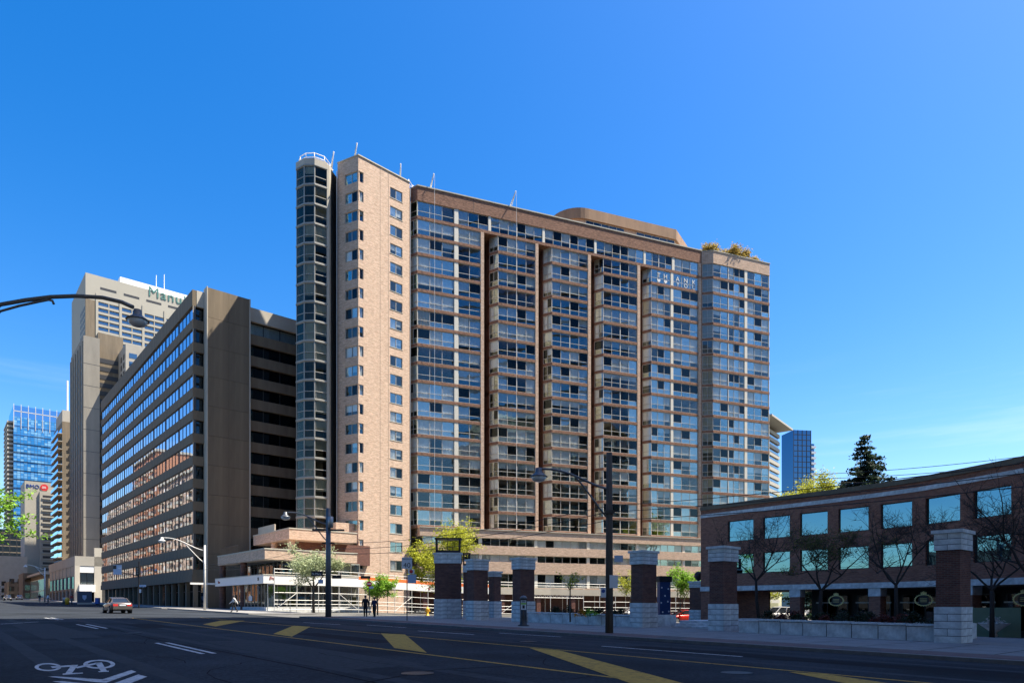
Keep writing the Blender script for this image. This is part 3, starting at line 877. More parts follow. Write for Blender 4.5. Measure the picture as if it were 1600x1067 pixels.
# street face is the plane x=0 (facing -x): built with x running back along the street
for k in range(12):
    z1 = GZ - k * GSH; z0 = z1 - GWH
    for i in range(NB):
        window(off, (0.12, (i + 1) * BL - 0.25, z0), -math.pi / 2, BL - 0.5, GWH, 4, 0, M['dark_frame'], M['glass_office'], 0.0, fw=0.09)
        part_box('window_pier', off, 0.16, 0.4, i * BL - 0.25 if i else 0.0, i * BL + 0.25, z0, z1, M['dark_frame'])
    for i in range(NB):
        part_box('spandrel_panel', off, 0.0, 0.5, i * BL + 0.012, (i + 1) * BL - 0.012, z0 - (GSH - GWH), z0, M['concrete'])
for i in range(NB):
    part_box('roof_panel', off, -0.05, 0.5, i * BL + 0.012, (i + 1) * BL - 0.012, GZ, 45.2, M['concrete'])
    part_box('base_panel', off, -0.12, 0.5, i * BL + 0.01, (i + 1) * BL - 0.01, 4.8, 5.75, M['concrete'])
    part_box('ground_column', off, 0.1, 0.7, i * BL - 0.3 if i else 0.05, i * BL + 0.3, 0.5, 4.8, M['concrete'])
    part_box('ground_column', off, 0.1, 0.6, i * BL + BL / 2 - 0.25, i * BL + BL / 2 + 0.25, 0.5, 4.8, M['concrete'])
    window(off, (1.6, (i + 1) * BL - 0.1, 0.8), -math.pi / 2, BL - 0.2, 3.9, 4, 0.7, M['dark_frame'], M['glass_dark'], 0.0, fw=0.1)
part_box('mass', off, 2.2, GWID, 1.6, GLEN - 0.1, 0.5, 43.2, M['room_dark'])
part_box('roof', off, 0.5, GWID, 0.3, GLEN, 43.25, 44.4, M['roof'])
for k in range(12):
    part_box('ceiling', off, 0.5, 2.2, 0.5, GLEN, GZ - k * GSH - GSH, GZ - k * GSH - GWH, M['room'])
# side face (y=0, facing -y): loggia strip, stair block, ribbon windows
for k in range(12):
    z1 = GZ - k * GSH; z0 = z1 - GWH
    part_box('spandrel_panel', off, 0.5, 1.6, 0.0, 0.3, z0 - (GSH - GWH), z0, M['concrete'])
    window(off, (0.5, 0.5, z0), 0, 1.1, GWH, 1, 0, M['dark_frame'], M['glass_dark'], 0.0, fw=0.06)
    part_box('corner_mullion', off, 0.02, 0.1, 0.02, 0.1, z0, z1, M['concrete_light'])
    part_box('spandrel_panel', off, 7.5, 16.2, 0.0, 0.4, z0 - (GSH - GWH) - 0.15, z0, M['concrete'])
    part_box('spandrel_panel', off, 16.23, GWID, 0.0, 0.4, z0 - (GSH - GWH) - 0.15, z0, M['concrete'])
    window(off, (7.5, 0.6, z0), 0, GWID - 7.5, GWH, 7, 0, M['dark_frame'], M['glass_dark'] if k else M['glass'], 0.9 if k == 0 else 0.35, fw=0.1, rnd=orn,
           mats=(M['blind'], M['blind'], M['curtain_dark'], M['curtain_tan']))
part_box('roof_panel', off, 0.5, 1.6, -0.05, 0.3, GZ, 45.2, M['concrete_light'])
part_box('roof_panel', off, 7.5, 16.2, -0.05, 0.4, GZ, 45.0, M['concrete_light'])
part_box('roof_panel', off, 16.22, GWID, -0.05, 0.4, GZ, 45.0, M['concrete_light'])
for j in range(11):
    z0 = 45.6 - (j + 1) * 4.1; z1 = 45.6 - j * 4.1 - 0.03
    part_box('stair_panel', off, 1.62, 4.45, -1.2, 0.3, max(0.6, z0), z1, M['concrete_light'] if False else M['concrete'])
    part_box('stair_panel', off, 4.47, 7.3, -1.2, 0.3, max(0.6, z0), z1, M['concrete'])
part_box('fin', off, 1.5, 1.62, -1.26, 0.3, 0.6, 45.7, M['concrete_light'])
part_box('fin', off, 7.3, 7.48, -1.24, 0.3, 0.6, 45.62, M['concrete_light'])
part_box('base_panel', off, 0.5, 1.5, -0.1, 0.3, 4.8, 5.75, M['concrete'])
part_box('base_wall', off, 7.5, GWID, 0.1, 0.5, 0.5, 3.6, M['concrete'])

# ------------------------------------------------------------------ brick podium with the corner shop
px0, py0 = -28.7, 78.0
pod = thing('corner_shop_podium', 'low brick podium with stepped bands and a glazed corner shop', 'shop building', (px0, py0, 0), TH)
def lbox(name, x0, x1, y0, y1, z0, z1, m): return part_box(name, pod, x0, x1, y0, y1, z0, z1, m)
PG = zg(px0, py0)
# L-shaped bands: right face along x at y=0, left face along y at x=0
lbox('brick_band', 0, 11.8, 0, 0.35, 6.95, 8.1, M['brick_main']); lbox('brick_band', 0, 0.35, 0.352, 17.1, 6.95, 8.1, M['brick_main'])
lbox('coping', -0.06, 11.86, -0.06, 0.4, 8.102, 8.24, M['coping']); lbox('coping', -0.06, 0.4, 0.402, 17.1, 8.102, 8.24, M['coping'])
lbox('terrace_slab', 0.352, 11.8, 0.352, 17.1, 6.95, 7.2, M['brick_main'])
lbox('brick_band', 5.06, 14.5, 5.28, 5.63, 10.0, 11.3, M['brick_main']); lbox('brick_band', 5.06, 5.41, 5.632, 17.9, 10.0, 11.3, M['brick_main'])
lbox('coping', 5.0, 14.56, 5.22, 5.68, 11.302, 11.44, M['coping']); lbox('coping', 5.0, 5.46, 5.682, 17.9, 11.302, 11.44, M['coping'])
lbox('terrace_slab', 5.41, 14.5, 5.632, 17.9, 10.0, 10.4, M['brick_main'])
lbox('terrace_wall', 7.5, 18, 8.0, 17.9, 7.2, 10.0, M['brick_dark'])
lbox('terrace_wall', 13.5, 20, 9.5, 17.9, 10.4, 13.2, M['brick_main'])
lbox('screen_wall', 5.6, 5.75, 11.5, 17.5, 11.3, 12.5, M['concrete_light'])
for (x, y) in ((5.4, 5.8), (5.4, 11.5), (10.5, 5.8)):
    ob('column', MB().prism(arc_pts(x + 0.3, y + 0.3, 0.42, 0, 2 * math.pi * 15 / 16, 15), 7.2, 10.0).mesh('column', M['brick_main']), pod)
# white shop fascia
lbox('shop_fascia', -0.25, 14, -0.25, 0.2, 4.13, 5.1, M['white_paint']); lbox('shop_fascia', -0.25, 0.2, 0.202, 17.4, 4.13, 5.1, M['white_paint'])
lbox('fascia_cap', -0.3, 14.05, -0.3, 0.3, 5.102, 5.2, M['coping']); lbox('fascia_cap', -0.3, 0.3, 0.302, 17.4, 5.102, 5.2, M['coping'])
lbox('shop_roof', 0.2, 14, 0.2, 17.4, 4.5, 5.0, M['roof'])
for (x, y) in ((0.15, 16.3), (0.2, 8.3)):
    ob('column', MB().prism(arc_pts(x + 0.35, y + 0.35, 0.4, 0, 2 * math.pi * 15 / 16, 15), 0.3, 4.13).mesh('column', M['brick_dark']), pod)
    ob('column', MB().prism(arc_pts(x + 0.35, y + 0.35, 0.4, 0, 2 * math.pi * 15 / 16, 15), 5.2, 6.95).mesh('column', M['brick_dark']), pod)
# upper storey glazing under the terrace
for i in range(5):
    window(pod, (2.6, 1.6 + (i + 1) * 2.6, 5.2), -math.pi / 2, 2.5, 1.75, 2, 0, M['grey_frame'], M['glass_shop'], 0.6, mats=(M['curtain'], M['blind'], M['curtain_dark'], M['curtain_tan']))
for i in range(4):
    window(pod, (2.7 + i * 2.6, 1.6, 5.2), 0, 2.5, 1.75, 2, 0, M['grey_frame'], M['glass_shop'], 0.5)
lbox('room_wall', 4.2, 11.5, 3.4, 17.4, 5.2, 6.95, M['room'])
# shop windows at street level
for i in range(5):
    window(pod, (0.35, 0.9 + (i + 1) * 2.3, PG + 0.55), -math.pi / 2, 2.25, 3.1, 2, 0, M['metal_grey'], M['glass_shop'], 0)
for i in range(6):
    window(pod, (0.5 + i * 2.3, 0.35, PG + 0.55), 0, 2.25, 3.1, 2, 0, M['metal_grey'], M['glass_shop'], 0)
lbox('shop_plinth', 0.3, 14, 0.3, 13, 0.1, PG + 0.55, M['stone'])
lbox('shop_back_wall', 6, 6.3, 2, 17, PG + 0.55, 4.5, M['room']); lbox('shop_back_wall', 6.3, 14, 4, 4.3, PG + 0.55, 4.5, M['room'])
srnd = random.Random(5)
for i in range(14):
    c_ = srnd.choice([(0.5, 0.12, 0.06), (0.10, 0.25, 0.4), (0.55, 0.5, 0.4), (0.35, 0.3, 0.1), (0.6, 0.6, 0.58)])
    k = 'goods_%d' % (i % 5)
    if k not in M: M[k] = plain(k, c_, 0.6, var=0.4, scale=3)
    y = 1.3 + (i % 7) * 1.6
    if i < 7: lbox('display_shelf', 1.2, 1.5, y, y + 1.2, PG + 0.56, PG + 1.4 + srnd.random() * 1.1, M[k])
    else: lbox('display_shelf', 1.3 + (i - 7) * 1.7, 2.5 + (i - 7) * 1.7, 1.1, 1.4, PG + 0.56, PG + 1.3 + srnd.random() * 1.2, M[k])
lbox('shop_poster', 0.315, 0.33, 5.0, 6.2, PG + 1.3, PG + 1.9, M['white_paint'])


def lettering(parent, text, loc, rot, size, mat, extrude=0.02, align='LEFT', name='lettering', shear=0.0, space=1.0):
    o = ob(name, text_mesh(name, text, size, extrude, mat, align, shear, space), parent, loc); o.rotation_euler = rot
    return o


M['red'] = plain('red_paint', (0.55, 0.03, 0.03), 0.5)
M['red_dark'] = plain('red_lettering', (0.35, 0.03, 0.02), 0.5)
M['black_paint'] = plain('black_paint', (0.02, 0.02, 0.02), 0.5)
M['orange'] = plain('orange_board', (0.75, 0.16, 0.03), 0.6, var=0.12, scale=2)
FR = (R(90), 0, 0); FL = (R(90), 0, -R(90))
lettering(pod, 'Shawarma', (0.4, -0.275, 4.6), FR, 0.48, M['red_dark'], shear=0.2); 
lettering(pod, 'Rex', (-0.275, 16.1, 4.5), FL, 0.5, M['red_dark']); lettering(pod, '55', (-0.275, 1.6, 4.5), FL, 0.5, M['black_paint'])
ob('sign_arrow', MB().box(-3.4, -0.26, 17.4, 17.5, 4.35, 4.6).mesh('sign_arrow', M['white_paint']), pod)
# terrace planting and rail
mb = MB()
for i in range(14): mb.box(0.15, 0.19, 9.6 + i * 0.5, 9.63 + i * 0.5, 8.24, 9.2)
mb.box(0.15, 0.19, 9.6, 16.2, 9.2, 9.25)
ob('terrace_railing', mb.mesh('terrace_railing', M['metal_dark']), pod)

# ------------------------------------------------------------------ scaffold along the podium, with white hoarding
SP = [(-26.6, 75.2), (-11.0, 91.5), (6.0, 100.0), (36.0, 111.5)]
scaf = thing('sidewalk_scaffold', 'white tube scaffold with hoarding boards along the brick podium', 'scaffold', (SP[0][0], SP[0][1], 0))
def sp_at(d):
    for a, b in zip(SP, SP[1:]):
        L = math.hypot(b[0] - a[0], b[1] - a[1])
        if d <= L or b is SP[-1]:
            t = d / L
            dx, dy = (b[0] - a[0]) / L, (b[1] - a[1]) / L
            return a[0] + dx * d, a[1] + dy * d, dx, dy
        d -= L
def sl(x, y, z): return (x - SP[0][0], y - SP[0][1], z)
TOT = sum(math.hypot(b[0] - a[0], b[1] - a[1]) for a, b in zip(SP, SP[1:]))
step = 2.75
NP_ = int(TOT / step)
pts = [sp_at(i * step) for i in range(NP_ + 1)]
tubem = M['galv']
for i, (x, y, dx, dy) in enumerate(pts):
    g = zg(x, y)
    hx, hy = -dy, dx
    ob('post', MB().tube([sl(x, y, g), sl(x, y, g + 5.0)], 0.05, 6).mesh('post', tubem), scaf)
    ob('post', MB().tube([sl(x + hx * 1.6, y + hy * 1.6, g), sl(x + hx * 1.6, y + hy * 1.6, g + 3.2)], 0.045, 6).mesh('post', tubem), scaf)
    if i == NP_: break
    x2, y2 = pts[i + 1][:2]; g2 = zg(x2, y2)
    gap = 13 <= i <= 16
    for z in ((0.35, 0.95, 1.4, 2.25) if not gap else ()):
        ob('rail', MB().tube([sl(x, y, g + z), sl(x2, y2, g2 + z)], 0.04, 6).mesh('rail', tubem), scaf)
    for z in (4.5, 4.9):
        ob('rail', MB().tube([sl(x, y, g + z), sl(x2, y2, g2 + z)], 0.035, 6).mesh('rail', tubem), scaf)
    if i % 3 == 0 and not gap:
        a, b = (g + 0.3, g2 + 2.25) if i % 2 == 0 else (g + 2.25, g2 + 0.3)
        ob('brace', MB().tube([sl(x, y, a), sl(x2, y2, b)], 0.04, 6).mesh('brace', tubem), scaf)
    if gap:
        mb = MB(); mb.tube([sl(x, y, g + 2.75), sl(x2, y2, g2 + 2.75)], 0.045, 6)
        for q in range(4):
            for s in (0, 0.5):
                ta, tb = (q + s) / 4, (q + s + 0.5) / 4
                za, zb = (2.75, 3.15) if s == 0 else (3.15, 2.75)
                mb.bar(sl(x + (x2 - x) * ta, y + (y2 - y) * ta, g + za), sl(x + (x2 - x) * tb, y + (y2 - y) * tb, g + zb), 0.05)
        ob('truss', mb.mesh('truss', tubem), scaf)
    # deck, white fascia board, orange toe board
    n0 = (-hx * 0.06, -hy * 0.06)
    A = Vector(sl(x, y, 0)); B = Vector(sl(x2, y2, 0)); H = Vector((hx, hy, 0))
    mb = MB(); mb.obox((A + B) / 2 + H * 0.85 + Vector((0, 0, (g + g2) / 2 + 3.22)), (B - A) / 2 * 0.998, H * 0.85, Vector((0, 0, 0.05)))
    ob('deck', mb.mesh('deck', M['concrete_beige']), scaf)
    def board(name, z0, z1, m_, off_):
        o_ = Vector((n0[0], n0[1], 0)) * off_
        p = [A + o_ + Vector((0, 0, g + z0)), B + o_ + Vector((0, 0, g2 + z0)), B + o_ + Vector((0, 0, g2 + z1)), A + o_ + Vector((0, 0, g + z1))]
        q = [v_ + H * 0.03 for v_ in p]
        ob(name, MB().add(p + q, [(0, 1, 2, 3), (7, 6, 5, 4), (0, 4, 5, 1), (3, 2, 6, 7), (0, 3, 7, 4), (1, 5, 6, 2)]).mesh(name, m_), scaf)
    board('fascia_board', 3.15, 4.05, M['white_paint'] if i < 12 else M['concrete_light'], 1.0)
    if 4 <= i < 12: board('toe_board', 4.06, 4.5, M['orange'], 0.6)
for txt, i in (('INSULATION', 5), ('RENOVATIONS', 8)):
    x, y, dx, dy = pts[i]
    lettering(scaf, txt, (x - SP[0][0] + dy * 0.12, y - SP[0][1] - dx * 0.12, zg(x, y) + 3.35), (R(90), 0, math.atan2(dy, dx)), 0.5, M['red_dark'] if i > 6 else M['black_paint'])

# ------------------------------------------------------------------ towers down the street
ct_x, ct_y = -190.4, 300.0
ct = thing('concrete_tower', 'tall beige concrete tower with stacked balconies and rooftop lettering', 'office tower', (ct_x, ct_y, 0), TH)
M['beige_far'] = plain('beige_far', (0.37, 0.345, 0.28), 0.9, var=0.06, scale=0.05)
M['win_far'] = glass('window_far', tint=(0.3, 0.33, 0.35), base=0.22)
part_box('wall', ct, 0, 60, 0.9, 40, 3, 138.5, M['beige_far'])
part_box('top_wall', ct, 0, 60, 0, 40, 138.5, 150, M['beige_far'])
part_box('street_wall', ct, 0, 4.0, -0.02, 0.9, 3, 138.5, M['concrete'])  # darker concrete paints the shadow of the recess down this strip
part_box('penthouse', ct, 14.0, 60, 2.5, 30, 150, 153.5, M['white_paint'])
for i in range(5):
    x = 3.9 + i * 9.35
    part_box('pier', ct, x, x + 1.0, -0.3, 0.9, 40, 142, M['beige_far'])
    part_box('vent_slot', ct, x + 1.8, x + 8.2, -0.05, 0.3, 144.2, 145.2, M['dark_frame'])
    for k in range(24):
        z = 138.5 - k * 2.8
        part_box('balcony', ct, x + 1.0, x + 9.35, -0.15, 0.9, z - 2.8, z - 1.75, M['beige_far'])
        part_box('window', ct, x + 1.0, x + 9.35, 0.6, 0.9, z - 1.75, z, M['win_far'])
        part_box('balcony_divider', ct, x + 5.0, x + 5.35, -0.1, 0.6, z - 1.75, z, M['beige_far'])
for i in range(4):
    for k in range(26):
        part_box('window', ct, -0.06, 0.1, 2.0 + i * 3.3, 3.6 + i * 3.3, 134 - k * 2.8, 135.6 - k * 2.8, M['dark_frame'])
lettering(ct, 'Manulife', (25.0, -0.1, 147.2), FR, 6.4, plain('sign_green', (0.05, 0.17, 0.14), 0.5), extrude=0.15, space=1.1)
for x, h in ((30, 7), (33.5, 8.5), (48, 5)):
    ob('antenna', MB().tube([(x, 6, 153.5), (x, 6, 153.5 + h)], 0.16, 5).mesh('antenna', M['white_paint']), ct)

mx_, my_ = -140.3, 220.0
mid = thing('stepped_concrete_block', 'dark concrete mid-rise with ribbed windows before the beige tower', 'apartment building', (mx_, my_, 0), TH)
M['concrete_mid'] = plain('concrete_mid', (0.24, 0.22, 0.18), 0.9, var=0.2, scale=0.25, stretch=(1, 1, 0.2))
part_box('wall', mid, 0, 4.6, 0, 27, 12, 89.9, M['concrete_mid'])
part_box('recess_wall', mid, 4.6, 12, 3.0, 27, 12, 93, M['concrete'])
part_box('wall', mid, 10.6, 30, -8.5, 15, 12, 87.2, M['concrete_beige'])
for k in range(26):
    z = 84.5 - k * 2.75
    part_box('window', mid, 4.7, 10.5, 2.9, 3.1, z - 1.5, z, M['dark_frame'])
    for x in (11.6, 15.8, 20.2, 24.5):
        if z > 40: part_box('window', mid, x, x + 2.3, -8.56, -8.4, z - 1.6, z, M['win_far'])
    for i in range(5):
        part_box('window', mid, -0.05, 0.1, 2.2 + i * 5.0, 4.8 + i * 5.0, z - 1.7, z, M['dark_frame'])
    if k < 14:
        part_box('window', mid, 10.52, 10.7, -6.5, -4.9, z - 1.7, z, M['dark_frame']); part_box('window', mid, 10.52, 10.7, -2.5, -0.9, z - 1.7, z, M['dark_frame'])
for i in range(6):
    part_box('rib', mid, -0.35, 0.0, 0.5 + i * 5.0, 1.4 + i * 5.0, 14, 88, M['concrete_mid'])
for j in range(10): part_box('wall_joint', mid, 0, 4.6, -0.02, 0.05, 16 + j * 7.2, 16.12 + j * 7.2, M['dark_frame'])

bt_x, bt_y = -173.8, 260.0
bal = thing('balcony_tower', 'slim dark tower with glass balconies and a blue corner', 'apartment building', (bt_x, bt_y, 0), TH)
part_box('wall', bal, 0.0, 14, 1.5, 26, 4, 73, M['concrete'])
part_box('crown', bal, 0.8, 14, 8, 26, 73, 79, M['glass_mirror'] if False else M['concrete_beige'])
M['blue_glass'] = glass('blue_glass', tint=(0.05, 0.10, 0.16), refl=(0.45, 0.72, 1.0), base=0.5, ripple=0.002)
for k in range(23):
    z = 71 - k * 3.0
    part_box('balcony_slab', bal, -1.5, 0, 1.0, 22, z - 3.0, z - 2.75, M['concrete_beige'])
    part_box('balcony_glass', bal, -1.5, -1.42, 1.0, 22, z - 2.75, z - 1.7, M['blue_glass'])
    part_box('window', bal, -0.05, 0.0, 3, 25, z - 2.7, z - 0.4, M['blue_glass'])
    part_box('balcony_slab', bal, 3.0, 9.5, 0.0, 1.5, z - 3.0, z - 2.8, M['concrete_beige'])
    part_box('balcony_glass', bal, 3.0, 9.5, 0.0, 0.06, z - 2.8, z - 1.8, M['win_far'])
ob('mast', MB().tube([(3, 12, 79), (3, 12, 92)], 0.35, 6).mesh('mast', M['white_paint']), bal)

bm_x, bm_y = -253.8, 350.0
bnk = thing('bank_block', 'beige office slab with a blue and red sign at its top', 'office building', (bm_x, bm_y, 0), TH)
part_box('wall', bnk, 0, 6.3, 0, 22, 5, 66.4, M['beige_far'])
part_box('wall', bnk, 6.3, 18, -1.2, 22, 5, 61.5, M['beige_far'])
part_box('sign_wall', bnk, 6.3, 18, 0, 2, 61.5, 66.4, M['beige_far'])
for k in range(17):
    z = 59.5 - k * 3.2
    part_box('window', bnk, 7.6, 17, -1.26, -1.1, z - 1.3, z, M['dark_frame'])
    part_box('sill_band', bnk, 7.2, 17.5, -1.7, -1.2, z - 2.0, z - 1.3, M['beige_far'])
lettering(bnk, 'BMO', (0.5, -0.1, 62.9), FR, 2.7, plain('sign_blue', (0.01, 0.05, 0.25), 0.5), extrude=0.12)
ob('sign_disc', MB().tube([(8.4, -0.02, 63.7), (8.4, -0.35, 63.7)], 1.75, 24).mesh('sign_disc', M['red']), bnk)
lettering(bnk, '00', (7.4, -0.5, 63.1), FR, 1.7, M['white_paint'])

bl_x, bl_y = at(21, 450), 450.0
blu = thing('blue_glass_tower', 'tall blue glass tower at the far end of the street', 'office tower', (bl_x, bl_y, 0), TH)
m, n, l, b = nodes_of('curtain_wall_blue')
tc = n.new('ShaderNodeTexCoord'); sx = n.new('ShaderNodeSeparateXYZ'); cx = n.new('ShaderNodeCombineXYZ')
l.new(tc.outputs['Object'], sx.inputs[0]); l.new(sx.outputs[0], cx.inputs[0]); l.new(sx.outputs[2], cx.inputs[1])
bk = n.new('ShaderNodeTexBrick'); bk.offset = 0.0; bk.inputs['Scale'].default_value = 1.0; bk.inputs['Brick Width'].default_value = 1.9; bk.inputs['Row Height'].default_value = 1.6; bk.inputs['Mortar Size'].default_value = 0.14
bk.inputs['Color1'].default_value = (0.02, 0.20, 0.50, 1); bk.inputs['Color2'].default_value = (0.30, 0.58, 0.75, 1); bk.inputs['Mortar'].default_value = (0.05, 0.12, 0.25, 1); bk.inputs['Bias'].default_value = -0.35
l.new(cx.outputs[0], bk.inputs['Vector']); l.new(bk.outputs['Color'], b.inputs['Base Color'])
b.inputs['Roughness'].default_value = 0.12; b.inputs['Specular IOR Level'].default_value = 0.8
part_box('curtain_wall', blu, 0, 45, 0, 36, 20, 128, m)
part_box('crown_screen', blu, 0, 45, 0, 0.4, 128, 135.5, M['blue_glass'])
part_box('crown_screen', blu, 0, 0.4, 0.4, 36, 128, 135.5, M['blue_glass'])
for i in range(12): part_box('crown_post', blu, i * 4.0, i * 4.0 + 0.35, -0.3, 0, 120, 136.5, M['white_metal'])
part_box('crown_beam', blu, 0, 45, -0.3, 0, 131.5, 132, M['white_metal'])
for k in range(36):
    part_box('balcony_slab', blu, -3.2, 0, 2, 34, 124 - k * 2.95, 125.2 - k * 2.95, M['concrete_light'])
for k in range(18):
    part_box('floor_slab', blu, 0, 45, -0.25, 0, 122 - k * 6.0, 122.4 - k * 6.0, M['blue_glass'])
part_box('podium', blu, -1, 46, -1, 36, 5, 20, M['concrete'])

# darker glass block and stone slab standing before it at the end of the street
ex, ey = at(-30, 420), 420.0
tel = thing('teal_glass_block', 'dark teal glass block at the far end of the street', 'office building', (ex, ey, 0), TH)
part_box('wall', tel, 0, 40, 0, 30, 4, 50, M['win_far']); part_box('core', tel, 0.5, 39.5, 0.5, 29.5, 4, 49.5, plain('teal_wall', (0.03, 0.10, 0.12), 0.5))
for k in range(11): part_box('floor_band', tel, -0.2, 40.2, -0.2, 0.2, 7 + k * 4.0, 7.6 + k * 4.0, M['concrete'])
for i in range(12): part_box('mullion', tel, i * 3.6, i * 3.6 + 0.4, -0.25, 0.1, 4, 50, M['dark_frame'])
for i, (u, w, h, y, lb) in enumerate(((-12, 14, 26, 330, 'pale stone slab at the picture edge far down the street'), (12, 16, 12, 300, 'low dark shop row far down the street'), (36, 12, 15, 280, 'low grey shop row before the bank'))):
    o = thing('far_building', lb, 'building', (at(u, y), y, 0), TH)
    part_box('wall', o, 0, w, 0, 20, 3, h, M['concrete_light' if i == 0 else 'concrete'])
    for k in range(3):
        for a in range(int(w / 3)): part_box('window', o, a * 3 + 0.6, a * 3 + 2.4, -0.05, 0.1, 4.5 + k * 3.4, 6.6 + k * 3.4, M['win_far'])

# shops beyond the office block
rt_x, rt_y = -111.9, 172.0
ret = thing('corner_store', 'three-storey beige stone shop building past the office block', 'shop building', (rt_x, rt_y, 0), TH)
part_box('wall', ret, 0.3, 14, 0.6, 52, 2, 13.2, M['room_dark'])
part_box('parapet', ret, 0, 14, 0, 52, 11.7, 14.2, M['concrete_beige'])
part_box('pier', ret, 0, 1.1, 0, 0.8, 2, 11.7, M['concrete_light']); part_box('pier', ret, 4.3, 6.0, 0, 0.8, 2, 16.5, M['concrete_light'])
part_box('sign_panel', ret, 1.1, 4.3, 0.1, 0.5, 10.0, 11.6, M['white_paint']); part_box('awning', ret, 0.9, 4.4, -0.9, 0.2, 5.0, 6.9, M['white_paint'])
window(ret, (1.1, 0.3, 6.9), 0, 3.2, 3.0, 2, 0.4, M['dark_frame'], M['glass_shop'], 0.9)
window(ret, (1.1, 0.3, 2.2), 0, 3.2, 2.8, 2, 0.0, M['dark_frame'], M['glass_dark'], 0)
for i in range(7):
    y = 0.8 + i * 7.2
    part_box('pier', ret, 0, 0.6, y, y + 0.9, 2, 11.7, M['concrete_beige'])
    part_box('spandrel_panel', ret, 0.12, 0.5, y + 0.9, y + 7.2, 9.2, 11.7, M['concrete_beige'])
    window(ret, (0.2, y + 7.1, 5.9), -math.pi / 2, 6.0, 3.2, 4, 0.4, M['dark_frame'], M['glass_mirror'], 0)
    part_box('shop_beam', ret, 0.15, 0.5, y + 0.9, y + 7.2, 5.3, 5.9, M['concrete'])
fr_x, fr_y = W(300, 30)
far_s = thing('glass_storefront', 'low glass fronted shop far down the street', 'shop building', (fr_x, fr_y, 0), TH)
part_box('wall', far_s, 0.4, 14, 0, 60, 3.5, 13, M['concrete'])
for i in range(9):
    window(far_s, (0.2, 6.3 + i * 6.4, 4), -math.pi / 2, 6.2, 7.5, 3, 0.4, M['white_metal'], M['glass_mirror'], 0, fw=0.25)
part_box('canopy', far_s, -1, 14, -0.5, 60, 13, 13.8, M['concrete_light'])

# ------------------------------------------------------------------ towers behind on the other side
st_x, st_y = at(1190, 290), 290.0
stw = thing('striped_slab_tower', 'white banded slab tower peeking past the brick tower', 'office tower', (st_x, st_y, 0), R(52))
part_box('wall', stw, 0, 26, 0.6, 20, 0, 80, M['win_far'])
part_box('core', stw, 0.5, 25.5, 1.2, 19, 0, 80, M['concrete'])
for k in range(24):
    part_box('floor_band', stw, -0.5, 26, 0, 0.6, 78.5 - k * 3.3, 80.0 - k * 3.3, M['beige_far'])
part_box('roof_canopy', stw, -2, 29, -5, 20, 82.0, 82.8, M['beige_far'])
part_box('roof_room', stw, 2, 24, 2, 18, 80, 82.0, M['concrete'])
b2x, b2y = at(1240, 420), 420.0
bl2 = thing('blue_twin_tower', 'narrow dark blue glass tower with a lower balcony wing', 'apartment tower', (b2x, b2y, 0), R(8))
M['deep_blue'] = glass('deep_blue_glass', tint=(0.02, 0.05, 0.12), refl=(0.16, 0.32, 0.50), base=0.45, ripple=0.002)
part_box('wall', bl2, 0, 11.5, 0, 14, 0, 111, M['deep_blue']); part_box('core', bl2, 0.3, 11.2, 0.3, 13.7, 0, 110, M['room_dark'])
part_box('wall', bl2, 11.5, 14.5, 1, 14, 0, 103, M['deep_blue']); part_box('core', bl2, 11.4, 14.3, 1.3, 13.7, 0, 102.5, M['room_dark'])
for i in range(5): part_box('mullion', bl2, i * 2.9 - 0.15, i * 2.9 + 0.15, -0.25, 0, 0, 111, M['dark_frame'])
for k in range(16):
    part_box('floor_line', bl2, 0, 11.5, -0.2, 0, 108 - k * 3.4, 108.4 - k * 3.4, M['dark_frame'])
    part_box('balcony', bl2, 11.6, 14.7, -0.8, 1, 100 - k * 3.4, 101.2 - k * 3.4, M['white_paint'])

# ------------------------------------------------------------------ buildings outside the frame: mirrored in the office windows, and shading the street
orn2 = random.Random(9)
for i, (s0, L, h, mat_) in enumerate(((205, 46, 58, 'brick_opp'), (254, 52, 50, 'brick_main'), (310, 44, 66, 'brick_opp'), (358, 60, 54, 'brick_main'), (422, 70, 40, 'brick_opp'))):
    x, y = W(s0, -14)
    o = thing('mirrored_brick_block', ['orange brick block, nearest of those mirrored in the office windows', 'tan brick block mirrored low in the office windows', 'tallest orange brick block mirrored in the office windows',
              'wide tan brick block mirrored toward the far office windows', 'lowest orange brick block mirrored in the farthest office windows'][i], 'apartment building', (x, y, 0), TH, group='brick blocks across the street')
    part_box('wall', o, -16, 0, 0, L, 0, h, M[mat_])
    part_box('cornice', o, -16, 0.6, -0.3, L + 0.3, h, h + 1.0, M['coping'])
    n = int(L / 4.4)
    for a in range(n):
        for k in range(int(h / 3.1) - 1):
            part_box('window', o, -0.1, 0.08, 1.2 + a * 4.4, 3.4 + a * 4.4, 3.0 + k * 3.1, 4.8 + k * 3.1, M['dark_frame'] if (a * 7 + k * 3) % 5 else M['white_paint'])
        if a % 3 == 1:
            for k in range(int(h / 3.1) - 1): part_box('balcony', o, 0.08, 1.3, 0.8 + a * 4.4, 4.0 + a * 4.4, 2.4 + k * 3.1, 3.4 + k * 3.1, M['coping'])
M['tower_glass'] = glass('tower_glass', tint=(0.02, 0.03, 0.04), refl=(0.80, 0.90, 1.0), base=0.65, ripple=0.003)
tx_, ty_ = W(2, 56)
sh = thing('shading_tower', 'tall glass tower outside the frame whose shadow covers the street', 'office tower', (tx_, ty_, 0), TH)
TD, TW_, TH_ = 77, 49, 160
part_box('core', sh, 0.3, TW_ - 0.3, -TD + 0.3, -0.3, -3, TH_, M['concrete'])
part_box('curtain_wall', sh, 0, TW_, -TD, 0, -3, TH_, M['tower_glass'])
for k in range(39):
    part_box('floor_band', sh, -0.1, TW_ + 0.1, -TD - 0.1, 0.1, 6 + k * 3.9, 6.6 + k * 3.9, M['concrete'])
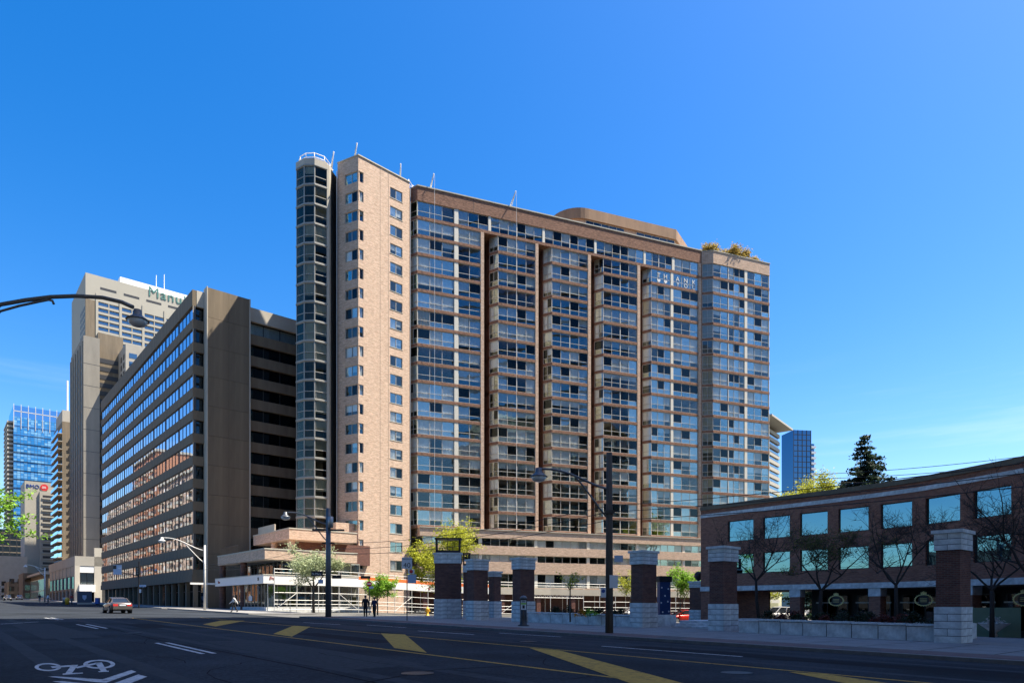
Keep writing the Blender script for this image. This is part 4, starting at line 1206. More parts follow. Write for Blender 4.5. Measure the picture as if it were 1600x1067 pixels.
M['concrete_dark'] = plain('concrete_dark', (0.07, 0.07, 0.075), 0.8, var=0.1, scale=0.2)
for i, (s0, L, h, dpt) in enumerate(((-100, 60, 110, 30), (-39, 40, 95, 26), (2, 30, 80, 24), (34, 60, 7, 20), (95, 55, 13, 20), (151, 50, 12, 20))):  # tall unseen blocks added to cut skylight, dark to limit bounce
    x, y = W(s0, -14)
    o = thing('roadside_block', ['brick block behind the camera on the near side', 'tan block behind the camera on the near side', 'brick block level with the camera on the near side', 'low shop row across from the plaza', 'low shop row across from the corner shop', 'low shop row across from the office block'][i], 'building', (x, y, 0), TH)
    part_box('wall', o, -dpt, 0, 0, L, -2, h, M['concrete_dark'])
    for a in range(int(L / 4.4)):
        for k in range(max(1, int(h / 3.4) - 1)):
            part_box('window', o, -0.1, 0.06, 1.0 + a * 4.4, 3.4 + a * 4.4, 3.2 + k * 3.4, 5.0 + k * 3.4, M['win_far'])

# ------------------------------------------------------------------ curved dark brick building on the plaza
def hpx(u):
    return float(np.interp(u, [1040, 1095, 1203, 1340, 1450, 1600, 1700, 1800, 1930], [145.5, 152, 166.4, 184.3, 201, 231, 255, 285, 332]))
def wallp(u):
    y = 8.8 * F / hpx(u)
    return (u - 800) / F * y, y
RB0 = wallp(1095)
rb = thing('curved_brick_building', 'dark brick two-storey building curving over a shop arcade on the plaza', 'shop building', (RB0[0], RB0[1], 0))
bl = [1095, 1184.5, 1242, 1301.5, 1366.5, 1435.5, 1510, 1592, 1690, 1800, 1930]
wn_ = [(1137, 1177), (1192, 1234), (1250, 1293), (1310, 1357), (1376, 1425), (1446, 1500), (1521, 1580), (1604, 1672), (1712, 1780), (1815, 1905)]
zb0 = -0.6
backs = []
for i in range(10):
    a, b = wallp(bl[i]), wallp(bl[i + 1])
    L, ang = math.hypot(b[0] - a[0], b[1] - a[1]), math.atan2(b[1] - a[1], b[0] - a[0])
    la = (a[0] - RB0[0], a[1] - RB0[1])
    def t_of(u):
        k = (u - 800) / F; dx, dy = math.cos(ang), math.sin(ang)
        return (k * a[1] - a[0]) / (dx - k * dy)
    w0, w1 = max(0.35, t_of(wn_[i][0])), min(L - 0.3, t_of(wn_[i][1]))
    holes = [(w0, w1, 7.1, 8.9), (w0, w1, 4.3, 6.0)]
    ob('wall', wall_mesh('wall', L, 3.25, 10.1, holes, 0.22, M['brick_arcade']), rb, (la[0], la[1], 0), ang)
    for _, _, z0, z1 in holes:
        p = along(la, ang, w0, 0.14)
        window(rb, (p[0], p[1], z0), ang, w1 - w0, z1 - z0, 1, 0, M['dark_frame'], M['glass_mirror'], 0.0, fw=0.06)
        p = along(la, ang, w0, 0.3)
        ob('room_wall', boxmesh('room_wall', w1 - w0, 0.05, z1 - z0, M['room_dark']), rb, (p[0], p[1], z0), ang)
    for nm, z0, z1, pr, dp in (('stone_band', 2.85, 3.25, 0.1, 0.6), ('stone_course', 9.45, 9.75, 0.05, 0.06), ('coping', 10.1, 10.45, 0.12, 0.7)):
        p = along(la, ang, 0.0, -pr)
        ob(nm, boxmesh(nm, L - 0.004, dp, z1 - z0, M['stone'] if nm != 'coping' else M['concrete']), rb, (p[0], p[1], z0), ang)
    p = along(la, ang, -0.42, -0.02)
    if i in (2, 4, 6, 8):
        ob('column', boxmesh('column', 0.84, 0.8, 2.25 - zb0, M['brick_arcade']), rb, (p[0], p[1], zb0), ang)
        ob('capital', boxmesh('capital', 0.9, 0.86, 0.6, M['stone']), rb, (along(la, ang, -0.45, -0.05)[0], along(la, ang, -0.45, -0.05)[1], 2.25), ang)
    # ceiling of the arcade and the shop wall behind it
    q0, q1 = along(la, ang, 0, 0.5), along(la, ang, L, 0.5)
    backs.append((q0, q1, ang, L, la))
    if i >= 2:
        p = along(la, ang, -0.4, 3.6)
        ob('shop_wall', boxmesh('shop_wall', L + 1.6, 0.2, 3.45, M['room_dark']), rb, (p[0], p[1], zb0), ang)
        p = along(la, ang, 0.3, 3.2)
        window(rb, (p[0], p[1], zb0 + 0.5), ang, L - 0.6, 2.5, 3, 0.0, M['dark_frame'], M['glass_dark'], 0)
        p = along(la, ang, 0.2, 3.1)
        ob('shop_lintel', boxmesh('shop_lintel', L - 0.4, 0.06, 0.1, M['metal_grey']), rb, (p[0], p[1], zb0 + 2.35), ang)
    if i == 0:
        p = along(la, ang, 0.0, 0.0)
        ob('corner_wall', boxmesh('corner_wall', 1.6, 0.5, 2.85 - zb0, M['brick_arcade']), rb, (p[0], p[1], zb0), ang)
        p = along(la, ang, 0.2, 2.4)
        ob('shop_wall', boxmesh('shop_wall', L - 0.6, 0.2, 3.45, M['brick_arcade']), rb, (p[0], p[1], zb0), ang)
# floors and roof follow the curve
front = [(wallp(u)[0] - RB0[0], wallp(u)[1] - RB0[1]) for u in bl]
off_ = [along(f, math.atan2(-0.759, 0.651), 0, 12.0) for f in front]
inset = [along(f, math.atan2(-0.759, 0.651), 0, 0.4) for f in front]
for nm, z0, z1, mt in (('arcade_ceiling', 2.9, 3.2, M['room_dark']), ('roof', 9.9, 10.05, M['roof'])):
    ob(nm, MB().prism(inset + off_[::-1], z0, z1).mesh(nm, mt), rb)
ob('end_wall', MB().prism([front[0], (front[0][0] + 0.3, front[0][1] + 0.2), (off_[0][0] + 0.3, off_[0][1] + 0.2), off_[0]], 3.2, 10.1).mesh('end_wall', M['brick_arcade']), rb)
ob('end_wall', MB().prism([front[-1], (front[-1][0] + 0.2, front[-1][1] + 0.3), (off_[-1][0] + 0.2, off_[-1][1] + 0.3), off_[-1]], -0.6, 10.1).mesh('end_wall', M['brick_arcade']), rb)
ob('back_wall', MB().prism([off_[0], off_[-1], (off_[-1][0] - 0.2, off_[-1][1] - 0.3), (off_[0][0] - 0.1, off_[0][1] - 0.3)], 3.2, 10.0).mesh('back_wall', M['brick_arcade']), rb)
# oval gilt crests hung in the arcade
M['gilt'] = plain('gilt', (0.85, 0.70, 0.28), 0.35, metal=0.1)
for i, u in enumerate((1306, 1443, 1601)):
    x, y = wallp(u); y += 0.12; x += 0.08
    cr = thing('oval_crest', ['gilt oval crest over the first arcade shop', 'gilt oval crest beside the tall brick pillar', 'gilt oval crest cut by the picture edge'][i], 'sign', (x, y, 1.95), R(-47), group='gilt crests in the arcade')
    cr.scale = (0.85, 0.85, 0.85)
    mb = MB(); mb.smooth = True
    ring = [(0.62 * math.cos(t * math.pi / 16), 0, 0.44 * math.sin(t * math.pi / 16)) for t in range(33)]
    mb.tube(ring, 0.04, 6, cap=False)
    ob('ring', mb.mesh('ring', M['gilt']), cr)
    mb = MB()
    for t in range(24):
        a = t * math.pi / 12
        mb.bar((0.64 * math.cos(a), 0, 0.46 * math.sin(a)), (0.70 * math.cos(a), 0, 0.52 * math.sin(a)), 0.045)
    o = ob('scroll', mb.mesh('scroll', M['gilt']), cr); o['kind'] = 'stuff'
    mb = MB()
    for dx in (-0.2, -0.1, 0, 0.1, 0.2): mb.bar((dx * 0.8, 0, 0.5), (dx, 0, 0.72 - abs(dx) * 0.4), 0.05)
    mb.bar((-0.2, 0, 0.52), (0.2, 0, 0.52), 0.06)
    ob('crown', mb.mesh('crown', M['gilt']), cr)
    ob('plate', MB().tube([(0, 0.02, 0), (0, 0.05, 0)], 0.4, 20).mesh('plate', M['black_paint']), cr)
    mb = MB()
    for z in (0.10, -0.02, -0.14): mb.box(-0.25, 0.25, -0.02, 0.01, z, z + 0.03)
    ob('scribed_lines', mb.mesh('scribed_lines', M['gilt']), cr)
tb_x, tb_y = wallp(1585)
tb_x, tb_y = tb_x - 2.5, tb_y - 1.5
# green screen and flower bowl outside the last shop
o = props(ob('green_screen', MB().box(-1.0, 1.4, 0, 0.08, 0, 1.7).box(-1.05, -1.0, -0.03, 0.1, 0, 1.75).mesh('green_screen', plain('green_panel', (0.18, 0.26, 0.17), 0.6, var=0.1)), None, (tb_x, tb_y, zg(tb_x, tb_y) + 0.12), R(-40)), 'pale green screen panel standing in the arcade', 'screen')
bwl = thing('planter_bowl', 'grey stone bowl with pale flowers in the arcade', 'planter', (at(1553, 38), 38, zg(at(1553, 38), 38) + 0.12))
mb = MB(); mb.smooth = True
ob('bowl', mb.lathe([(0.15, 0), (0.2, 0.1), (0.12, 0.25), (0.75, 0.75), (0.78, 0.8), (0.6, 0.78)], 16).mesh('bowl', M['stone']), bwl)

# ------------------------------------------------------------------ plaza pillars
def stone_courses(parent, x0, x1, y0, y1, z0, z1, rows, name='stone_block', seed=0):
    """facing blocks of dressed stone: each block its own piece, joints recessed, over a core"""
    rr = random.Random(seed)
    ch = (z1 - z0) / rows
    part_box('core', parent, x0 + 0.02, x1 - 0.012, y0 + 0.02, y1 - 0.012, z0, z1 - 0.004, M['tar'])
    for j in range(rows):
        za, zb = z0 + j * ch + 0.011, z0 + (j + 1) * ch - 0.011
        n1 = 2 if (j + seed) % 2 else 1
        L1, L2 = x1 - x0, y1 - y0
        for nfaces, (L, fx) in enumerate(((L1, 0), (L2, 1))):
            nb = n1 if fx == 0 else (3 - n1 if L2 < 2.5 else 3)
            cuts = [L * q / nb for q in range(nb + 1)]
            for q in range(nb):
                a, b = cuts[q] + 0.01, cuts[q + 1] - 0.01
                pr = rr.uniform(0, 0.004)
                if fx == 0:
                    part_box(name, parent, x0 + a, x0 + b, y0 - pr, y0 + 0.03, za, zb, M['stone'])
                else:
                    part_box(name, parent, x0 - pr, x0 + 0.03, y0 + 0.032 if q == 0 else y0 + a, y0 + b, za, zb, M['stone'])


# local frame of a pillar: x along D2 (away from the street), y along D1; the near corner at the origin
def pillar(label, u, v, L1=1.0, L2=1.5, h=4.7, base=1.52, cap=0.85, seed=0, xy=None):
    x, y = xy or P(u, v)
    p = thing('brick_pillar', label, 'pillar', (x, y, zg(x, y) + 0.1), TH, group='brick and stone pillars of the plaza')
    stone_courses(p, 0, L2, 0, L1, 0, base, 5, seed=seed)
    part_box('brick_shaft', p, 0.06, L2 - 0.06, 0.06, L1 - 0.06, base - 0.05, h - cap + 0.02, M['brick_dark'])
    stone_courses(p, 0.0, L2, 0.0, L1, h - cap, h - 0.14, 3, seed=seed + 1)
    part_box('cap', p, -0.08, L2 + 0.08, -0.08, L1 + 0.08, h - 0.14, h, M['stone'])
    return p


pillar('brick and stone pillar nearest the camera, before the arcade', 1502, 1009.4, seed=1)
pillar('tall brick pillar left of the planter with bare trees', 1131, 989, seed=2)
pillar('brick pillar right of the wooden utility pole', 1004, 983, seed=3)
pillar('brick pillar behind the black parking meter', 813, 973.6, seed=4)
pillar('brick pillar just right of the wide pier with the black frame', 740, 971, seed=5)
pillar('small brick pillar with a black ball, seen past the red car', 1095, 970, L1=1.3, L2=1.0, h=4.05, base=1.4, cap=0.6, seed=6)
pillar('short brick pillar half hidden between two taller pillars', 772, 966.5, L1=0.9, L2=0.9, h=4.2, base=1.5, cap=0.5, seed=8)
bx_, by_ = P(1095, 970)
o = ob('ball_finial', MB().mesh('tmp', M['metal_dark']), None); bpy.data.objects.remove(o)
mb = MB(); mb.smooth = True
mb.lathe([(0.14, 0), (0.10, 0.06), (0.2, 0.12), (0.36, 0.3), (0.42, 0.5), (0.36, 0.7), (0.2, 0.86), (0.05, 0.92)], 16)
props(ob('ball_finial', mb.mesh('ball_finial', M['metal_dark']), None, (bx_ + 0.0, by_ + 0.75, zg(bx_, by_) + 4.15)), 'round black ball on top of the small pillar', 'ornament')
# wide pier with a black metal frame on top
x, y = P(678, 968)
pier = thing('wide_pier', 'wide brick pier with a black metal frame on top', 'pillar', (x, y, zg(x, y) + 0.1), R(2))
stone_courses(pier, 0, 2.25, 0, 1.2, 0, 1.62, 5, seed=11)
part_box('brick_shaft', pier, 0.05, 2.2, 0.05, 1.15, 1.57, 4.55, M['brick_dark'])
stone_courses(pier, 0, 2.25, 0, 1.2, 4.52, 5.25, 2, seed=12)
part_box('cap', pier, -0.05, 2.3, -0.05, 1.25, 5.25, 5.4, M['stone'])
mb = MB()
for a in (0.12, 2.02):
    for b in (0.1, 1.0): mb.box(a, a + 0.12, b, b + 0.12, 5.4, 6.5)
mb.box(0.05, 2.22, 0.05, 1.17, 6.5, 6.62); mb.box(0.12, 2.14, 0.1, 1.12, 5.4, 5.6)
mb.box(1.05, 1.1, 0.12, 0.17, 5.6, 6.5)
ob('metal_frame', mb.mesh('metal_frame', M['metal_dark']), pier)
x2, y2 = P(722, 967)
pr2 = thing('side_pier', 'narrow brick pier with a small black frame behind the wide one', 'pillar', (x2, y2 + 1.0, zg(x2, y2) + 0.1), R(2))
stone_courses(pr2, 0, 0.6, 0, 0.8, 0, 1.5, 5, seed=14)
part_box('brick_shaft', pr2, 0.03, 0.57, 0.03, 0.77, 1.5, 4.0, M['brick_dark']); part_box('cap', pr2, -0.02, 0.62, -0.02, 0.82, 4.0, 4.6, M['stone'])
mb = MB()
for a in (0.0, 0.52):
    for b in (0.05, 0.65): mb.box(a, a + 0.1, b, b + 0.1, 4.6, 5.6)
mb.box(-0.05, 0.67, 0, 0.8, 5.6, 5.7); mb.box(0, 0.6, 0.05, 0.75, 4.6, 4.75)
ob('metal_frame', mb.mesh('metal_frame', M['metal_dark']), pr2)

# blue information panel between the pillars
x, y = P(1031, 971)
kio = thing('display_board', 'dark blue display panel with pale dots between the pillars', 'display panel', (x, y, zg(x, y) + 0.1), R(25))
part_box('panel', kio, 0, 1.15, 0, 0.4, 0.1, 3.6, plain('panel_blue', (0.02, 0.05, 0.14), 0.35)); part_box('top', kio, -0.08, 1.25, -0.06, 0.46, 3.6, 4.1, M['metal_dark']); part_box('plinth', kio, -0.05, 1.2, -0.04, 0.44, 0, 0.1, M['metal_dark'])
for (a, z) in ((0.2, 3.1), (0.9, 3.0), (0.15, 1.8), (0.85, 1.9), (0.3, 1.0), (0.95, 1.05), (0.55, 2.4), (0.5, 0.5)):
    ob('dot', MB().tube([(a, 0.0, z), (a, -0.015, z)], 0.08, 8).mesh('dot', M['white_paint']), kio)

# ------------------------------------------------------------------ planter walls
M['soil'] = plain('soil', (0.035, 0.026, 0.02), 1.0, var=0.4, scale=4, bump=0.6)
def planter(label, s0, s1, c0, c1, h=0.78):
    x, y = W(s0, c0)
    p = thing('stone_planter', label, 'planter', (x, y, zg(x, y) + 0.08), TH)
    L, Wd = s1 - s0, c1 - c0
    n = max(2, round(L / 1.15))
    for i in range(n):
        a, b = L * i / n, L * (i + 1) / n
        g = zg(*W(s0 + (a + b) / 2, c0)) - zg(x, y)
        part_box('wall_stone', p, 0, 0.3, a + 0.018, b - 0.018, g, g + h - 0.12, M['stone'])
        part_box('coping_stone', p, -0.06, 0.38, a + 0.012, b - 0.012, g + h - 0.09, g + h, M['stone'])
    part_box('joint_core', p, 0.02, 0.28, 0.01, L - 0.01, 0.05, h - 0.13, M['tar'])
    for yy in (0, L - 0.3): part_box('end_wall', p, 0.39, Wd, yy, yy + 0.3, 0.0, h - 0.03, M['stone'])
    part_box('back_wall', p, Wd, Wd + 0.3, 0, L, 0.0, h - 0.05, M['stone'])
    part_box('soil', p, 0.3, Wd, 0.3, L - 0.3, 0.1, h - 0.12, M['soil'])
    return p


s6, c6 = sc(*P(1502, 1009.4)); s5, c5 = sc(*P(1131, 989)); s4, c4 = sc(*P(1004, 983)); s3, c3 = sc(*P(813, 973.6))
planter('long stone planter under the bare trees in front of the arcade', s6 + 1.05, s5 - 1.2, 32.2, 37.5)
planter('stone planter between the meter and the utility pole', s4 + 1.05, s3 - 0.4, 32.6, 37.0)
for k in range(3):
    a, b = W(s5 + 1.05, 33.8 + k * 0.45), W(s4 - 0.2, 33.8 + k * 0.45)
sw = thing('plaza_steps', 'low stone steps between two pillars of the plaza', 'steps', (*W(s5 + 1.1, 35), zg(*W(s5 + 1.1, 35)) + 0.1), TH)
for k in range(3):
    part_box('step', sw, k * 0.45, k * 0.45 + 0.448 if k < 2 else 5, 0, s4 - s5 - 1.3, 0, 0.16 * (k + 1), M['stone'])

# ------------------------------------------------------------------ street furniture
def curve_pts(p0, p1, p2, p3, n=14):
    p0, p1, p2, p3 = map(Vector, (p0, p1, p2, p3)); r_ = []
    for i in range(n + 1):
        t = i / n
        r_.append(p0 * (1 - t) ** 3 + p1 * 3 * t * (1 - t) ** 2 + p2 * 3 * t * t * (1 - t) + p3 * t ** 3)
    return r_


M['lamp_glass'] = plain('lamp_refractor', (0.55, 0.58, 0.6), 0.15, var=0.1, scale=8)
M['lamp_shell'] = plain('lamp_shell', (0.10, 0.11, 0.12), 0.4, metal=0.4)
def lamp_head(parent, p, s=1.0, pale=False):
    mb = MB(); mb.smooth = True
    mb.lathe([(0.05, 0.42), (0.14, 0.4), (0.17, 0.2), (0.25, 0.12), (0.42, 0.0), (0.43, -0.03), (0.38, -0.03)][::-1], 18)
    h = ob('lamp_head', mb.mesh('lamp_head', M['galv'] if pale else M['lamp_shell']), parent, p); h.scale = (s, s, s)
    mb = MB(); mb.smooth = True
    mb.lathe([(0.12, -0.26), (0.28, -0.2), (0.38, -0.04), (0.36, -0.03)], 18)
    ob('lens', mb.mesh('lens', M['lamp_glass']), h)


def lamp_pole(label, s, c, h, mat, arm, armz, drop, wood=False, r=0.13, pale=False, braces=True, zr=0.0):
    x, y = W(s, c)
    z0 = zg(x, y) + 0.1
    t = thing('street_lamp', label, 'street lamp', (x, y, z0))
    mb = MB(); mb.smooth = True
    mb.tube([(0, 0, 0), (0, 0, h * 0.5), (0, 0, h)], [r * 1.15, r, r * 0.82], 12)
    ob('pole', mb.mesh('pole', mat), t)
    ax, ay = arm
    amat = M['galv'] if pale else M['lamp_shell']
    mb = MB(); mb.smooth = True
    pts = curve_pts((0, 0, armz), (ax * 0.3, ay * 0.3, armz + 0.1), (ax * 0.55, ay * 0.55, armz + drop + 0.15), (ax, ay, armz + drop), 16)
    mb.tube(pts, 0.055, 8)
    a = ob('arm', mb.mesh('arm', amat), t)
    if braces:
        mb = MB(); mb.smooth = True
        mb.tube(curve_pts((0, 0, armz - 1.5), (ax * 0.15, ay * 0.15, armz - 1.0), (ax * 0.3, ay * 0.3, armz - 0.1), pts[9], 10), 0.045, 8)
        ob('brace', mb.mesh('brace', amat), a)
    lamp_head(t, (ax, ay, armz + drop - 0.35), pale=pale)
    return t


# wooden pole with lamp at (952, 993); arm reaches over the street towards the left
pw = P(952, 992.5)
sw_, cw_ = sc(*pw)
lp4 = lamp_pole('dark wooden utility pole with a curved lamp arm over the street', sw_, cw_, 8.75, M['wood_pole'], (-3.45, -0.6), 7.0, 0.85, r=0.17)
pw3 = P(513, 965.8)
s3_, c3_ = sc(*pw3)
lp3 = lamp_pole('dark utility pole with lamp arm beside the two pedestrians', s3_, c3_, 8.9, M['lamp_shell'], (-3.6, 0.3), 7.6, 1.0, r=0.22)
mb = MB(); mb.smooth = True
mb.tube([(0.25, -0.25, 7.3), (0.25, -0.25, 8.2)], 0.22, 10); ob('transformer', mb.mesh('transformer', M['metal_grey']), lp3)
ob('cross_arm', MB().box(-1.3, 1.3, -0.06, 0.06, 7.05, 7.2).mesh('cross_arm', M['wood_pole']), lp3)
ob('cross_arm', MB().box(-0.5, 0.5, -0.08, 0.04, 6.0, 6.12).mesh('cross_arm', M['metal_dark']), lp3)
xs2, ys2 = at(320, 79.0), 79.0
s2_, c2_ = sc(xs2, ys2)
lp2 = lamp_pole('pale metal street lamp before the grey office block', s2_, c2_, 7.6, M['galv'], (-4.3, -1.4), 7.0, 1.35, pale=True, r=0.13)
xs1, ys1 = at(70, 150), 150.0
lp0 = lamp_pole('small pale street lamp far down the street', *sc(xs1, ys1), 7.6, M['galv'], (-3.6, -1.0), 7.2, 1.0, pale=True, r=0.13)
# lamp whose pole stands outside the frame: the arm crosses the top of the office block
x1, y1 = -16.9, 19.2
lp1 = thing('street_lamp', 'close street lamp reaching in from the picture edge', 'street lamp', (x1, y1, zg(x1, y1)))
mb = MB(); mb.smooth = True; mb.tube([(0, 0, 0), (0, 0, 8.9)], 0.16, 10); ob('pole', mb.mesh('pole', M['wood_pole']), lp1)
hx, hz = at(213, 19.2) - x1, (V0 - 470) * 19.2 / F + EYE - zg(x1, y1)
def azl(u, v): return (at(u, 19.2) - x1, 0, (V0 - v) * 19.2 / F + EYE - zg(x1, y1))
mb = MB(); mb.smooth = True
mb.tube([(0, 0, 8.55)] + [azl(u, v) for u, v in ((0, 476), (40, 469), (80, 464), (120, 462.5), (160, 465), (190, 472), (208, 480))], 0.058, 8); am = ob('arm', mb.mesh('arm', M['lamp_shell']), lp1)
mb = MB(); mb.smooth = True
mb.tube([(0, 0, 7.4)] + [azl(u, v) for u, v in ((0, 486.5), (30, 478), (60, 471.5), (75, 468.5), (82, 470), (84, 475))], 0.035, 8); ob('brace', mb.mesh('brace', M['lamp_shell']), am)
p = azl(215, 500); lamp_head(lp1, (p[0], 0, p[2]), 0.72)

# overhead wires
M['wire'] = plain('wire', (0.012, 0.012, 0.014), 0.6)
def wire(a, b, sag, r, label, n=18):
    a, b = Vector(a), Vector(b)
    pts = [(a.lerp(b, i / n) - Vector((0, 0, sag * 4 * (i / n) * (1 - i / n)))) for i in range(n + 1)]
    o = ob('overhead_wire', MB().tube([p - a for p in pts], r, 5).mesh('overhead_wire', M['wire']), None, a)
    return props(o, label, 'wire', 'wires along the street')


w4 = (pw[0], pw[1]); w3 = (pw3[0], pw3[1]); w2 = (xs2, ys2)
z4, z3, z2 = zg(*w4) + 0.1, zg(*w3) + 0.1, zg(*w2) + 0.1
n1 = W(sw_ - 32, cw_)
zz1 = zg(*n1)
for i, (d4, d3) in enumerate(((6.2, 6.05), (5.9, 5.6), (5.5, 5.2))):
    wire((w4[0], w4[1], z4 + d4), (w3[0] + 0.2 * i, w3[1], z3 + d3), 0.5, 0.018, ['upper wire between the two dark poles', 'middle wire between the two dark poles', 'lower wire between the two dark poles'][i])
    wire((w3[0], w3[1], z3 + d3), (w2[0], w2[1], z2 + 5.4 - 0.3 * i), 0.5, 0.016, ['upper wire running toward the pale lamp', 'middle wire running toward the pale lamp', 'lower wire running toward the pale lamp'][i])
    wire((w4[0], w4[1], z4 + d4), (n1[0] + 0.2, n1[1], zz1 + d4 + 0.5), 0.55, 0.015, ['upper wire crossing the dark brick building', 'middle wire crossing the dark brick building', 'lower wire crossing the dark brick building'][i])
for i, (va, vb) in enumerate(((741, 708), (748, 722), (754, 739))):
    a, b = (at(1270, 72), 72, EYE + (V0 - va) * 72 / F), (at(1720, 60), 60, EYE + (V0 - vb + 12) * 60 / F)
    wire(a, b, 0.4, 0.03, ['highest wire against the sky behind the spruce', 'second wire against the sky behind the spruce', 'lowest wire against the sky behind the spruce'][i])

# signs
M['sign_face'] = plain('sign_white', (0.66, 0.67, 0.68), 0.45)
M['sign_bluewhite'] = plain('sign_pale_blue', (0.35, 0.45, 0.6), 0.45)
def sign_plate(parent, x, z, w, h, mat=None, name='sign_plate', y=-0.05, rim=True):
    mb = MB(); mb.box(x - w / 2, x + w / 2, y - 0.012, y, z, z + h)
    o = ob(name, mb.mesh(name, mat or M['sign_face']), parent)
    return o


x, y = P(636, 971.5)
sp40 = thing('speed_sign', 'white speed limit sign reading 40 on a thin pole', 'road sign', (x, y, zg(x, y) + 0.1), R(3))
ob('pole', MB().tube([(0, 0, 0), (0, 0, 4.55)], 0.035, 8).mesh('pole', M['metal_dark']), sp40)
pl = sign_plate(sp40, 0.0, 3.75, 0.74, 0.82); lettering(pl, '40', (0.0, -0.065, 3.83), FR, 0.52, M['black_paint'], 0.003, 'CENTER'); lettering(pl, 'MAXIMUM', (0.0, -0.065, 4.4), FR, 0.135, M['black_paint'], 0.003, 'CENTER')
pl = sign_plate(sp40, 0.3, 3.38, 0.45, 0.33, M['sign_face']); ob('ban_ring', MB().tube([(0.3, -0.062, 3.545), (0.3, -0.068, 3.545)], 0.13, 14).mesh('ban_ring', M['red']), pl)
sign_plate(sp40, 0.36, 2.7, 0.6, 0.64, M['sign_bluewhite'])

x, y = P(577, 963); y += 2.5; x = at(577, y)
ne = thing('no_entry_sign', 'round red no entry sign under a dark box near the pedestrians', 'road sign', (x, y, zg(x, y) + 0.1), R(2))
ob('pole', MB().tube([(0, 0, 0), (0, 0, 3.75)], 0.04, 8).mesh('pole', M['metal_dark']), ne)
dsc = ob('disc', MB().tube([(0, -0.05, 3.0), (0, -0.07, 3.0)], 0.26, 20).mesh('disc', M['red']), ne)
ob('bar', MB().box(-0.19, 0.19, -0.085, -0.07, 2.95, 3.06).mesh('bar', M['sign_face']), dsc)
sign_plate(ne, -0.35, 3.5, 0.95, 0.26, M['metal_dark'], 'dark_box'); sign_plate(ne, 0.2, 2.55, 0.4, 0.22, M['sign_bluewhite'])

# street name blades and boards on the two dark poles
nb = sign_plate(lp3, -0.85, 3.35, 0.95, 0.42, M['black_paint'], 'street_name_sign', -0.25); lettering(nb, 'St Mary', (-1.25, -0.268, 3.46), FR, 0.24, M['white_paint'], 0.002)
sign_plate(lp3, 0.75, 3.15, 0.75, 0.3, M['metal_dark'], 'street_name_sign', -0.25); sign_plate(lp3, -0.55, 2.75, 0.4, 0.32, M['sign_bluewhite'], 'parking_sign', -0.25)
sign_plate(lp4, 0.42, 3.45, 0.42, 0.32, M['sign_bluewhite'], 'parking_sign', -0.2); sign_plate(lp4, 0.18, 2.2, 0.4, 0.62, M['sign_face'], 'notice_board', -0.22)
bo = sign_plate(lp4, -0.32, 1.75, 0.26, 0.46, M['sign_face'], 'parking_sign', -0.2); ob('symbol', MB().tube([(-0.32, -0.215, 2.06), (-0.32, -0.22, 2.06)], 0.09, 14).mesh('symbol', plain('sign_blue_dark', (0.02, 0.06, 0.25), 0.5)), bo)
ob('mast_bracket', MB().box(-0.24, 0.24, -0.2, 0.2, 5.8, 5.95).mesh('mast_bracket', M['metal_dark']), lp4)
# overhead lane sign and signal before the office block
x, y = at(217, 92), 92.0
sg = thing('traffic_signal', 'dark signal pole with a blue lane sign on its arm', 'traffic signal', (x, y, zg(x, y)))
ob('pole', MB().tube([(0, 0, 0), (0, 0, 6.4)], 0.1, 8).mesh('pole', M['metal_dark']), sg)
ob('arm', MB().tube([(0, 0, 4.4), (-2.9, 0, 5.0)], 0.06, 8).mesh('arm', M['metal_dark']), sg)
pl = sign_plate(sg, -2.9, 4.6, 1.15, 1.3, M['sign_bluewhite']); sign_plate(pl, -3.25, 5.35, 0.42, 0.5, M['black_paint'], 'lane_symbol', -0.07); sign_plate(pl, -2.62, 5.4, 0.4, 0.12, M['sign_face'], 'lane_symbol', -0.07)
ob('signal_box', MB().box(-0.25, 0.25, -0.35, 0.0, 4.5, 5.6).mesh('signal_box', M['metal_dark']), sg)
for z in (5.35, 5.05, 4.75): ob('signal_lens', MB().tube([(0, -0.35, z), (0, -0.4, z)], 0.12, 12).mesh('signal_lens', M['lamp_shell']), sg)
sign_plate(sg, 0.5, 2.9, 1.0, 0.3, M['sign_bluewhite'], 'street_name_sign'); sign_plate(sg, 0.15, 2.1, 0.4, 0.5, M['sign_face'], 'walk_sign')

# parking pay station
x, y = P(818, 980.5)
pay = thing('parking_meter', 'black pay-and-display parking machine with a green and white face', 'parking meter', (x, y, zg(x, y) + 0.12))
mb = MB(); mb.smooth = True
mb.lathe([(0.36, 0), (0.34, 0.06), (0.22, 0.1), (0.2, 0.5), (0.2, 1.05)], 14); ob('body', mb.mesh('body', M['metal_dark']), pay)
ob('cabinet', MB().box(-0.21, 0.21, -0.2, 0.2, 1.05, 1.62).mesh('cabinet', M['metal_dark']), pay)
mb = MB(); mb.smooth = True; mb.lathe([(0.23, 0), (0.22, 0.1), (0.12, 0.2), (0.02, 0.23)], 14, (0, 0, 1.62)); ob('dome', mb.mesh('dome', M['lamp_shell']), pay)
fc = ob('face', MB().box(-0.165, 0.165, -0.215, -0.2, 0.98, 1.55).mesh('face', M['sign_face']), pay)
ob('green_stripe', MB().box(-0.15, 0.15, -0.22, -0.215, 1.3, 1.4).mesh('green_stripe', plain('meter_green', (0.25, 0.5, 0.05), 0.5)), fc); ob('screen', MB().box(-0.07, 0.07, -0.222, -0.215, 1.06, 1.26).mesh('screen', M['black_paint']), fc)
ob('head_light', MB().box(-0.1, 0.1, -0.215, -0.2, 1.44, 1.52).mesh('head_light', M['sign_bluewhite']), fc)

